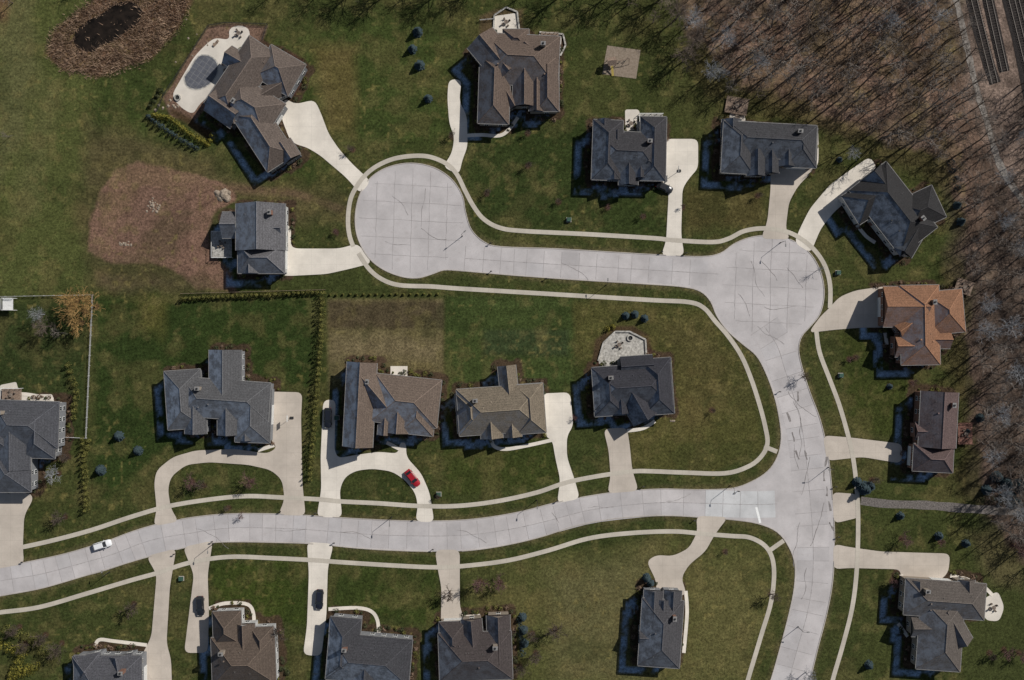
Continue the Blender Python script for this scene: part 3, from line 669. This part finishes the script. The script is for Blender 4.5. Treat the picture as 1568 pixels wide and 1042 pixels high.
fence('rail_fence',[(-20,455),(143,452),(138,560),(133,671),(92,669)],2.4,1.2,M['fence'],.13)
fence('pool_fence',[(238,178),(252,145),(285,95),(320,40),(345,36),(410,38),(402,62)],1.8,1.3,M['dark'],.06)
fence('garden_fence',[(735,32),(757,30)],1.5,1.2,M['fence'])
fence('hedge_fence',[(278,450),(498,444)],2.4,1.1,M['wood'],.08)
# ---------------------------------------------------------------- cars
def paint(name,c):
    m=mnoise(name,c,tuple(x*.95 for x in c),1,rough=.3,spec=.5); b=m.node_tree.nodes['Principled BSDF']; b.inputs['Coat Weight'].default_value=.6; return m
def car(name,px,py,ang,col,suv=False,L=4.7):
    r=empty(name); x,y=P(px,py); r.location=(x,y,.05); r.rotation_euler=(0,0,-math.radians(ang))
    k=L/4.7; kz=1.18 if suv else 1
    st=[(-2.33,.68,.45,.74),(-2.25,.82,.32,.92),(-1.9,.90,.25,1.0),(-1.0,.93,.22,1.0),(0,.94,.22,.98),(.9,.93,.22,.97),(1.5,.91,.25,.90),(2.0,.86,.28,.82),(2.25,.74,.34,.72),(2.35,.55,.42,.6)]
    mb=MB(); vs=[]
    for (sx,w,zb,zt) in st:
        zm=(zb+zt)/2
        for (a,b) in ((-w*.92,zb),(-w,zm),(-w*.97,zt-.1),(-w*.85,zt),(0,zt+.03),(w*.85,zt),(w*.97,zt-.1),(w,zm),(w*.92,zb)): vs.append((sx*k,a,b*kz))
    fs=[]
    for i in range(len(st)-1):
        for j in range(8): q=i*9+j; fs.append((q,q+9,q+10,q+1))
        fs.append((i*9+8,(i+1)*9+8,(i+1)*9,i*9))
    fs+=[tuple(range(9)),tuple(range((len(st)-1)*9,len(st)*9))[::-1]]
    mb.add([(a,b,c) for a,b,c in vs],[f[::-1] for f in fs]); body=mb.obj('body',[paint('car_paint',col)],r,True)
    rx0,rx1=(-2.15,-1.75) if suv else (-2.0,-1.25); fx0,fx1=(1.15,.35)
    z0,z1=.94*kz,1.42*kz
    mb=MB(); b=[(rx0*k,-.80,z0),(fx0*k,-.80,z0),(fx0*k,.80,z0),(rx0*k,.80,z0),(rx1*k,-.64,z1),(fx1*k,-.64,z1),(fx1*k,.64,z1),(rx1*k,.64,z1)]
    mb.add(b,[(0,1,5,4),(1,2,6,5),(2,3,7,6),(3,0,4,7),(4,5,6,7)]); mb.obj('windows',[M['carglass']],r)
    mb=MB(); c=((rx1+fx1)/2*k,0,z1+.025); box(mb,c,((fx1-rx1)*k+.1,1.32,.06),0,0,.94)
    for s in (-1,1):
        for (u0,u1) in ((fx0,fx1),(rx0,rx1),(-.35,-.4)): tube(mb,(u0*k,s*.81,z0),(u1*k,s*.66,z1+.01),.045,.045,5,0)
        box(mb,(.85*k,s*1.0,1.0*kz),(.18,.2,.13))
    mb.obj('roof_and_pillars',[body.data.materials[0]],r)
    mb=MB()
    for s in (-1,1):
        for u in (-1.42,1.42):
            tube(mb,(u*k,s*.74,.33),(u*k,s*.95,.33),.33,.33,16,0,True); tube(mb,(u*k,s*.9,.33),(u*k,s*.96,.33),.2,.2,10,1,True)
    mb.obj('wheels',[M['tyre'],M['alloy']],r)
    mb=MB()
    for s in (-1,1): box(mb,(2.2*k,s*.6,.66*kz),(.2,.3,.12),0,0); box(mb,(-2.27*k,s*.65,.78*kz),(.12,.28,.14),0,1)
    mb.obj('lights',[M['white'],paint('tail_lamp',(.3,.01,.01))],r)
car('parked_car',158,834,-17,(.72,.73,.74),True,4.9)
car('parked_car',632,732,52,(.33,.012,.02),False,5.0)
car('parked_car',503,640,90,(.010,.012,.018),True,5.2)
car('parked_car',490,917,93,(.012,.014,.024),True,5.2)
car('parked_car',308,927,88,(.014,.016,.02),True,5.1)
car('parked_car',1017,288,25,(.02,.02,.022),False,4.4)
def lamp(px,py,a=0):
    r=empty('street_lamp'); x,y=P(px,py); r.location=(x,y,0); r.rotation_euler=(0,0,-math.radians(a)); mb=MB()
    tube(mb,(0,0,0),(0,0,.5),.16,.12,8,0,True); tube(mb,(0,0,.5),(0,0,5.6),.08,.05,8,0); tube(mb,(0,0,5.5),(.9,0,5.9),.04,.035,6,0); mb.obj('pole',[M['dark']],r)
    mb=MB(); box(mb,(1.15,0,5.9),(.7,.3,.12),0,0,.8); mb.obj('lamp_head',[M['gutter']],r)
for q in [(708,362,-40),(928,437,-90),(1118,744,90),(822,766,90),(327,833,90),(1268,716,180),(168,876,-90),(1195,372,90),(600,792,90),(1222,960,0)]: lamp(*q)
def mailbox(px,py):
    r=empty('mailbox'); x,y=P(px,py); r.location=(x,y,0); mb=MB(); box(mb,(0,0,.5),(.12,.12,1.0)); mb.obj('post',[M['wood']],r)
    mb=MB(); box(mb,(0,0,1.1),(.5,.24,.2)); tube(mb,(-.25,0,1.2),(.25,0,1.2),.12,.12,10,0,True); mb.obj('box',[M['dark']],r)
for q in [(36,860),(268,848),(326,829),(430,783),(512,831),(663,841),(484,786),(636,794),(853,767),(985,745),(1063,797),(1130,752),(1279,745),(1283,822),(1193,600),(1013,386),(1050,388),(751,373),(752,416),(836,427)]: mailbox(*q)
def cabinet(px,py):
    x,y=P(px,py); mb=MB(); box(mb,(x,y,.06),(1.3,1.2,.12),0,1); box(mb,(x,y,.55),(1.05,.95,.85),0,0); box(mb,(x,y,1.0),(1.1,1.0,.06),0,0,.9); mb.obj('utility_cabinet',[M['greenbox'],M['kerb']])
for q in [(871,337),(672,757),(278,886),(1283,418),(516,640),(1287,575)]: cabinet(*q)
def hoop(px,py,a):
    r=empty('basketball_hoop'); x,y=P(px,py); r.location=(x,y,0); r.rotation_euler=(0,0,math.radians(a)); mb=MB()
    box(mb,(0,0,.15),(.9,.6,.3)); tube(mb,(0,0,.2),(.3,0,3),.06,.05,6); mb.obj('stand',[M['dark']],r)
    mb=MB(); box(mb,(.6,0,3.3),(.05,1.6,1.0)); mb.obj('backboard',[M['white']],r)
    mb=MB()
    for i in range(12):
        t=i*math.pi/6;u=t+math.pi/6; tube(mb,(.9+.23*math.cos(t),.23*math.sin(t),3.05),(.9+.23*math.cos(u),.23*math.sin(u),3.05),.015,.015,4)
    mb.obj('rim',[M['rwood']],r)
hoop(447,640,180); hoop(1040,262,180)
ps=empty('playset'); x,y=P(948,96); ps.location=(x,y,0); ps.rotation_euler=(0,0,.15)
mb=MB()
for u,v in ((-3,-.8),(-3,.8),(-1.2,-.8),(-1.2,.8)): box(mb,(u,v,1.4),(.12,.12,2.8))
box(mb,(-2.1,0,1.4),(1.9,1.7,.08)); box(mb,(.6,0,2.3),(3.6,.12,.12))
for s in (-1,1): tube(mb,(2.4,s*.9,0),(2.4,0,2.35),.06,.06,6)
mb.obj('frame',[M['wood']],ps)
mb=MB(); mb.add([(-3.2,-1,2.7),(-1,-1,2.7),(-1,0,3.5),(-3.2,0,3.5),(-1,1,2.7),(-3.2,1,2.7)],[(0,1,2,3),(3,2,4,5)]); mb.obj('canopy',[M['wood']],ps)
mb=MB(); mb.add([(-2.4,-.9,1.4),(-1.8,-.9,1.4),(-1.8,-3.2,.15),(-2.4,-3.2,.15)],[(0,1,2,3)]); mb.obj('slide',[paint('slide_plastic',(.5,.38,.1))],ps)
mb=MB()
for u in (0,1.2):
    for s in (-.25,.25): tube(mb,(u+s,0,2.3),(u+s,0,.5),.015,.015,4)
    box(mb,(u,0,.5),(.6,.22,.05))
mb.obj('swings',[M['dark']],ps)
# ---------------------------------------------------------------- ground
xs=np.concatenate([[-4000,-1500,-600,-300,-200],np.arange(-150,150.01,.4),[200,300,600,1500,4000]])
ys=np.concatenate([[-4000,-1500,-600,-300,-180],np.arange(-104,104.01,.4),[180,300,600,1500,4000]])
GX,GY=np.meshgrid(xs,ys); nx,ny=len(xs),len(ys)
PX=GX*S+784; PY=521-GY*S
def vn(X,Y,sc,seed):
    r=np.random.default_rng(seed).random((256,256)); u=X/sc;v=Y/sc; iu=np.floor(u).astype(int);iv=np.floor(v).astype(int); fu=u-iu;fv=v-iv
    fu=fu*fu*(3-2*fu);fv=fv*fv*(3-2*fv); g=lambda a,b:r[a%256,b%256]
    return (g(iu,iv)*(1-fu)+g(iu+1,iv)*fu)*(1-fv)+(g(iu,iv+1)*(1-fu)+g(iu+1,iv+1)*fu)*fv
def fbm(X,Y,sc,seed): return (vn(X,Y,sc,seed)*.5+vn(X,Y,sc/2.1,seed+1)*.28+vn(X,Y,sc/4.3,seed+2)*.15+vn(X,Y,sc/9,seed+3)*.07)
WXs=(fbm(PX,PY,30,11)-.5)*2; WYs=(fbm(PX,PY,30,21)-.5)*2
def sdfp(poly,X,Y):
    d=np.full(X.shape,1e9); inside=np.zeros(X.shape,bool); n=len(poly)
    for i in range(n):
        ax,ay=poly[i-1];bx,by=poly[i]; ex,ey=bx-ax,by-ay; L=ex*ex+ey*ey+1e-9
        t=np.clip(((X-ax)*ex+(Y-ay)*ey)/L,0,1); d=np.minimum(d,(X-ax-t*ex)**2+(Y-ay-t*ey)**2)
        if ay!=by: inside^=((ay>Y)!=(by>Y))&(X<(bx-ax)*(Y-ay)/(by-ay)+ax)
    d=np.sqrt(d); return np.where(inside,-d,d)
def mask(poly,feather,warp):
    pa=np.array(poly); m=feather+abs(warp)*2+4; out=np.zeros(PX.shape)
    sel=(PX>pa[:,0].min()-m)&(PX<pa[:,0].max()+m)&(PY>pa[:,1].min()-m)&(PY<pa[:,1].max()+m)
    if not sel.any(): return out
    d=sdfp(poly,PX[sel]+WXs[sel]*warp,PY[sel]+WYs[sel]*warp); out[sel]=np.clip(.5-d/(2*feather),0,1); return out
col=np.empty((ny,nx,3)); col[:]=lin(50,56,31)
def put(m,c,s=1.0):
    global col
    m=(m*s)[...,None]; col=col*(1-m)+np.array(c)*m
big=fbm(PX,PY,160,31); put(np.clip((big-.5)*4,0,1),lin(60,61,37),.6)
def reg(poly,c,feather=5,warp=2,s=1.0): put(mask(poly,feather,warp),lin(*c),s)
reg([(-900,-400),(150,-400),(150,150),(120,300),(140,455),(-900,455)],(64,69,40),20,12)
reg([(-10,-20),(45,-20),(60,100),(30,230),(-10,300)],(76,76,52),12,14,.8)
reg([(65,110),(95,140),(60,330),(20,330)],(80,80,54),12,10,.5)
reg([(-20,-20),(14,-20),(12,30),(-20,40)],(92,70,56),6,6,.8)
reg([(150,110),(320,130),(420,60),(560,20),(700,60),(690,200),(560,250),(420,290),(350,280),(150,190)],(50,59,31),12,8)
reg([(480,70),(545,70),(545,210),(500,200)],(78,70,44),10,5,.8)
reg([(130,190),(330,240),(360,270),(540,300),(545,340),(450,340),(350,300),(300,440),(140,440),(120,330)],(70,64,46),14,10,.8)
reg([(-10,465),(132,465),(128,668),(-10,640)],(42,50,28),4,2)
reg([(145,455),(275,460),(485,455),(475,620),(250,690),(145,780)],(39,50,25),6,4)
reg([(205,455),(260,460),(250,520),(210,500)],(76,72,40),10,8,.6)
reg([(502,458),(680,458),(680,600),(502,600)],(80,74,54),3,1)
reg([(502,462),(680,462),(680,503),(502,503)],(60,53,42),3,1,.85)
reg([(510,520),(600,515),(670,530),(670,550),(510,548)],(102,92,74),10,6,.5)
reg([(682,452),(878,458),(878,600),(682,600)],(50,60,33),3,1)
reg([(740,505),(870,505),(870,545),(740,545)],(43,52,37),4,1,.6)
reg([(878,462),(1075,472),(1110,520),(1150,590),(1172,690),(1100,722),(968,720),(960,650),(880,545)],(64,64,37),5,3)
reg([(990,480),(1080,500),(1120,560),(1090,650),(1040,660),(1030,540)],(78,70,46),18,10,.7)
reg([(720,185),(900,180),(1020,290),(1020,360),(770,350),(720,280)],(42,51,27),12,5)
reg([(1050,290),(1170,290),(1170,345),(1045,355)],(62,58,36),10,5)
reg([(710,868),(1040,818),(1165,828),(1182,900),(1140,1080),(790,1080),(710,960)],(65,67,40),5,3)
reg([(840,880),(1000,840),(980,1042),(850,1042)],(84,80,58),25,14,.6)
reg([(1060,880),(1170,850),(1175,950),(1130,1042),(1060,1042)],(80,77,50),20,12,.7)
reg([(325,862),(470,862),(470,960),(325,930)],(48,57,26),4,2)
reg([(500,868),(668,875),(668,960),(500,930)],(46,55,27),4,2)
reg([(1285,510),(1360,515),(1390,590),(1380,670),(1305,660)],(48,54,27),5,3)
reg([(1320,795),(1568,800),(1568,1060),(1300,1060)],(52,57,32),6,5)
reg([(1480,820),(1568,800),(1568,900),(1520,890)],(82,74,54),10,8,.6)
reg([(680,640),(860,690),(850,740),(680,760)],(50,57,29),6,4)
reg([(1030,70),(1090,150),(1250,200),(1330,240),(1460,300),(1450,420),(1470,500),(1440,560),(1480,620),(1470,760),(1520,800),(1568,860),(1640,880),(1640,200),(1200,60)],(62,57,39),10,14,.85)
turfm=np.where((PX<1480),1.0,.6)[...,None]; col=col*(1+turfm*(np.array([1.15,1.12,1.0])-1))
reg([(176,254),(215,251),(270,260),(330,273),(356,289),(362,310),(328,325),(320,350),(326,385),(355,420),(360,446),(300,442),(260,412),(215,404),(160,400),(133,387),(137,340),(152,292)],(106,83,70),2.5,8)
reg([(200,270),(300,290),(290,380),(180,370)],(94,74,63),10,10,.6)
reg([(350,280),(440,288),(530,318),(530,328),(440,300),(350,294)],(94,78,60),4,4,.8)
reg([(350,440),(250,445),(150,440),(150,420),(300,432)],(86,72,56),8,8,.6)
reg(WOOD,(98,81,70),6,16)
reg([(1100,30),(1440,20),(1450,180),(1300,200),(1150,120)],(114,92,78),25,14,.5)
reg([(1440,260),(1495,400),(1560,-20),(1640,400),(1640,880),(1510,800),(1490,560)],(66,58,52),20,16,.75)
reg([(1450,-100),(1700,-100),(1700,330),(1560,330),(1515,240),(1482,150)],(104,90,81),6,5)
reg([(1550,-20),(1700,-20),(1700,330),(1580,330),(1560,130)],(58,50,46),10,8,.8)
reg([(1515,430),(1530,430),(1575,590),(1560,590)],(40,34,32),5,4,.7)
reg(REED,(96,74,58),3,8)
reg([(1500,400),(1520,395),(1525,430),(1505,430)],(130,112,96),5,4,.7)
# tyre tracks across the building plot
for tr in ([(350,290),(300,300),(250,340),(220,400),(240,436)],[(345,300),(290,330),(270,380),(300,436),(340,446)],[(170,280),(200,330),(180,390)],[(530,322),(440,294),(350,288)]):
    tl=catmull(tr,5)
    for off in (-4,4):
        dd=np.full(PX.shape,1e9); s2=(PX>120)&(PX<560)&(PY>230)&(PY<470); X=PX[s2]+WXs[s2]*3-off; Y=PY[s2]+WYs[s2]*3+off*.4; q=np.full(X.shape,1e9)
        for a,b in zip(tl,tl[1:]):
            ex,ey=b[0]-a[0],b[1]-a[1]; t=np.clip(((X-a[0])*ex+(Y-a[1])*ey)/(ex*ex+ey*ey+1e-9),0,1); q=np.minimum(q,np.hypot(X-a[0]-t*ex,Y-a[1]-t*ey))
        dd[s2]=q; put(np.clip(1-dd/2.2,0,1),lin(74,57,48),.5)
def stripes(poly,a,per,amt):
    global col
    m=mask(poly,5,2)*np.clip((fbm(PX,PY,80,int(per)+3)-.25)*3,0,1); ca,sa=math.cos(a),math.sin(a); w=np.sin((PX*ca+PY*sa+WXs*3)*2*math.pi/per); col=col*(1+(m*w*amt)[...,None])
stripes([(440,60),(700,30),(690,210),(560,240),(490,180)],1.45,34,.17)
stripes([(502,458),(680,458),(680,600),(502,600)],.05,30,.10)
stripes([(682,452),(878,458),(878,600),(682,600)],1.57,22,.10)
stripes([(145,455),(480,458),(470,600),(145,660)],1.2,14,.10)
stripes([(1050,290),(1170,290),(1170,345),(1045,355)],1.57,12,.13)
stripes([(1220,320),(1290,270),(1240,360)],.9,9,.14)
stripes([(1285,510),(1360,515),(1390,590),(1380,670),(1305,660)],.3,12,.12)
stripes([(325,862),(470,862),(470,960),(325,930)],.3,14,.10)
stripes([(500,868),(668,875),(668,960),(500,930)],.2,14,.10)
stripes([(720,185),(900,180),(1020,290),(1020,360),(770,350),(720,280)],.9,13,.11)
stripes([(840,820),(1160,830),(1140,1042),(800,1042)],1.1,12,.08)
stripes([(680,640),(860,690),(850,740),(680,760)],.2,12,.10)
stripes([(1320,895),(1400,900),(1380,1042),(1300,1042)],.2,13,.10)
turf=(PX<1480)
pt=np.clip((fbm(PX,PY,38,141)-.53)*8,0,1)*turf; put(pt,lin(94,83,54),.26)
pt=np.clip((fbm(PX,PY,50,151)-.54)*8,0,1)*turf; put(pt,lin(36,46,22),.32)
pt=np.clip((fbm(PX,PY,16,161)-.6)*9,0,1)*turf; put(pt,lin(100,92,58),.3)
sel=(PX>-80)&(PX<1350)&(PY>230)&(PY<1120); d=np.full(PX.shape,1e9); d[sel]=sdfp(ROAD,PX[sel],PY[sel])
put(np.clip(1-d/9,0,1)*np.clip(fbm(PX,PY,14,77)*2-.3,0,1),lin(92,82,60),.65)
for k,p in DRV:
    pa=np.array(p); s2=(PX>pa[:,0].min()-9)&(PX<pa[:,0].max()+9)&(PY>pa[:,1].min()-9)&(PY<pa[:,1].max()+9)
    dd=np.full(PX.shape,1e9); dd[s2]=sdfp(p,PX[s2],PY[s2]); put(np.clip(1-np.abs(dd)/3.5,0,1),lin(34,32,20),.5)
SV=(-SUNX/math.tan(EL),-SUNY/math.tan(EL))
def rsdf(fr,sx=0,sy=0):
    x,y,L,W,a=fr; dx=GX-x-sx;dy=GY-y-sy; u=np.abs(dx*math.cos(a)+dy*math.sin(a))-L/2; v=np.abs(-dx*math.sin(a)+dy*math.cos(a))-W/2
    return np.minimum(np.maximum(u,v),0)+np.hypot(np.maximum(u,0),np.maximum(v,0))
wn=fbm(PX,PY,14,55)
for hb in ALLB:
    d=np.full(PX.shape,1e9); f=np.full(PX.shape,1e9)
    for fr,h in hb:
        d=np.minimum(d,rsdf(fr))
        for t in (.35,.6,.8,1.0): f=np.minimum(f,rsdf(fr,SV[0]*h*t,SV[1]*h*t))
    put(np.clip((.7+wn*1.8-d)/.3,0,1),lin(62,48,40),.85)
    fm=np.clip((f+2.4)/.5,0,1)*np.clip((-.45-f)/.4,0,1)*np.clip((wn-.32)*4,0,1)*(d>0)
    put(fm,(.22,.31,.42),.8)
for o in list(bpy.data.objects):
    if o.name.startswith(('small_bare_tree','spruce_tree')):
        x,y=o.location.x,o.location.y; rr=.9 if o.name[1]=='m' else 1.0
        put(np.clip((rr-np.hypot(GX-x,GY-y))/.3,0,1),lin(64,46,39),.85)
reg([(250,150),(320,40),(345,36),(410,40),(400,70),(340,130),(300,185),(262,180)],(100,80,68),2,2)
reg([(735,25),(760,15),(800,15),(800,60),(735,60)],(78,64,48),3,2,.8)
reg([(262,165),(262,175),(320,215),(330,200)],(60,48,34),4,2)
reg([(400,62),(420,70),(465,90),(472,110),(452,150),(440,150),(460,108)],(60,40,34),3,3,.8)
reg([(905,560),(912,520),(935,500),(970,500),(995,515),(998,550)],(62,44,38),2,3,.7)
for cx,cy,r in [(1100,628,22)]:
    rr=np.abs(np.hypot(PX-cx,PY-cy)-r); put(np.clip(1-rr/3,0,1),lin(46,50,28),.5)
wl=mask(WOOD,6,16); col*=(1+(wl*(fbm(PX,PY,18,171)-.5)*1.5)[...,None])
rm_=mask(REED,3,8); col*=(1+(rm_*(fbm(PX,PY,12,181)-.5)*1.4)[...,None])
col*=(.78+.44*fbm(PX,PY,9,61))[...,None]
sp=np.clip((vn(PX,PY,6,71)-.82)*9,0,1)*np.clip((fbm(PX,PY,90,73)-.40)*5,0,1)*(PX<1250); put(sp,lin(116,106,64),.45)
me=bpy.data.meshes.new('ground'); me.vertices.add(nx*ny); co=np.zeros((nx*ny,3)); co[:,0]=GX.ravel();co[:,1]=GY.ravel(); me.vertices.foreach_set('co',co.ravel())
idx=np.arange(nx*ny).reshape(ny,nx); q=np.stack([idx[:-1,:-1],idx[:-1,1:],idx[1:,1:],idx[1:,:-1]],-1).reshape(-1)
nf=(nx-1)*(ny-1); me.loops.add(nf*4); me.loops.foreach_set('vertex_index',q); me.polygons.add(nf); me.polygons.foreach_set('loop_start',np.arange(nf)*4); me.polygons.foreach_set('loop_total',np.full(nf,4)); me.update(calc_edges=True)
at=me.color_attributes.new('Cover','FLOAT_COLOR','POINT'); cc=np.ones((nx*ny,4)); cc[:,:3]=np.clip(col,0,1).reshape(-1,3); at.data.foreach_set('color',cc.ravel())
m,nt,b=nodes('ground_cover'); va=nt.nodes.new('ShaderNodeAttribute'); va.attribute_name='Cover'
n1=noise(nt,1.6,5,.85); n2=noise(nt,.45,4,.6); n3=noise(nt,6,2,.7)
k=math_(nt,'MULTIPLY',maprange(nt,n1.outputs[0],.33,.67,.3,1.85),maprange(nt,n2.outputs[0],.3,.7,.82,1.18)); k=math_(nt,'MULTIPLY',k,maprange(nt,n3.outputs[0],.3,.7,.6,1.45))
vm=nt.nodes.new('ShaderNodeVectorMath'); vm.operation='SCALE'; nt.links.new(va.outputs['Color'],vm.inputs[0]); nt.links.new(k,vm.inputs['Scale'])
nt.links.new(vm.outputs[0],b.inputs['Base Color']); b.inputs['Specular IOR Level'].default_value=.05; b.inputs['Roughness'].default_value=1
bp=nt.nodes.new('ShaderNodeBump'); bp.inputs['Strength'].default_value=.6; bp.inputs['Distance'].default_value=.08; nt.links.new(n1.outputs[0],bp.inputs['Height']); nt.links.new(bp.outputs[0],b.inputs['Normal'])
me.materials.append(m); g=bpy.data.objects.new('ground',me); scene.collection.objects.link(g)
# ---------------------------------------------------------------- light, world, camera
w=bpy.data.worlds.new('World'); scene.world=w; w.use_nodes=True; nt=w.node_tree
sky=nt.nodes.new('ShaderNodeTexSky'); sky.sky_type='NISHITA'; sky.sun_disc=False; sky.sun_elevation=EL; sky.sun_rotation=math.atan2(SUNX,SUNY)
hs_=nt.nodes.new('ShaderNodeHueSaturation'); hs_.inputs['Saturation'].default_value=.85
nt.links.new(sky.outputs[0],hs_.inputs['Color']); nt.links.new(hs_.outputs[0],nt.nodes['Background'].inputs[0]); nt.nodes['Background'].inputs[1].default_value=.056
ld=bpy.data.lights.new('sun','SUN'); ld.energy=4.3; ld.angle=math.radians(.5); ld.color=(1,.96,.90); lo=bpy.data.objects.new('sun',ld); scene.collection.objects.link(lo)
v=Vector((SUNX*math.cos(EL),SUNY*math.cos(EL),math.sin(EL))); lo.rotation_euler=v.to_track_quat('Z','Y').to_euler()
cd=bpy.data.cameras.new('camera'); cd.sensor_width=36; cd.lens=36*H/(1568/S); cd.clip_start=1; cd.clip_end=12000; co_=bpy.data.objects.new('camera',cd); co_.location=(0,0,H); scene.collection.objects.link(co_); scene.camera=co_
scene.view_settings.view_transform='Standard'; scene.view_settings.look='None'; scene.view_settings.exposure=0
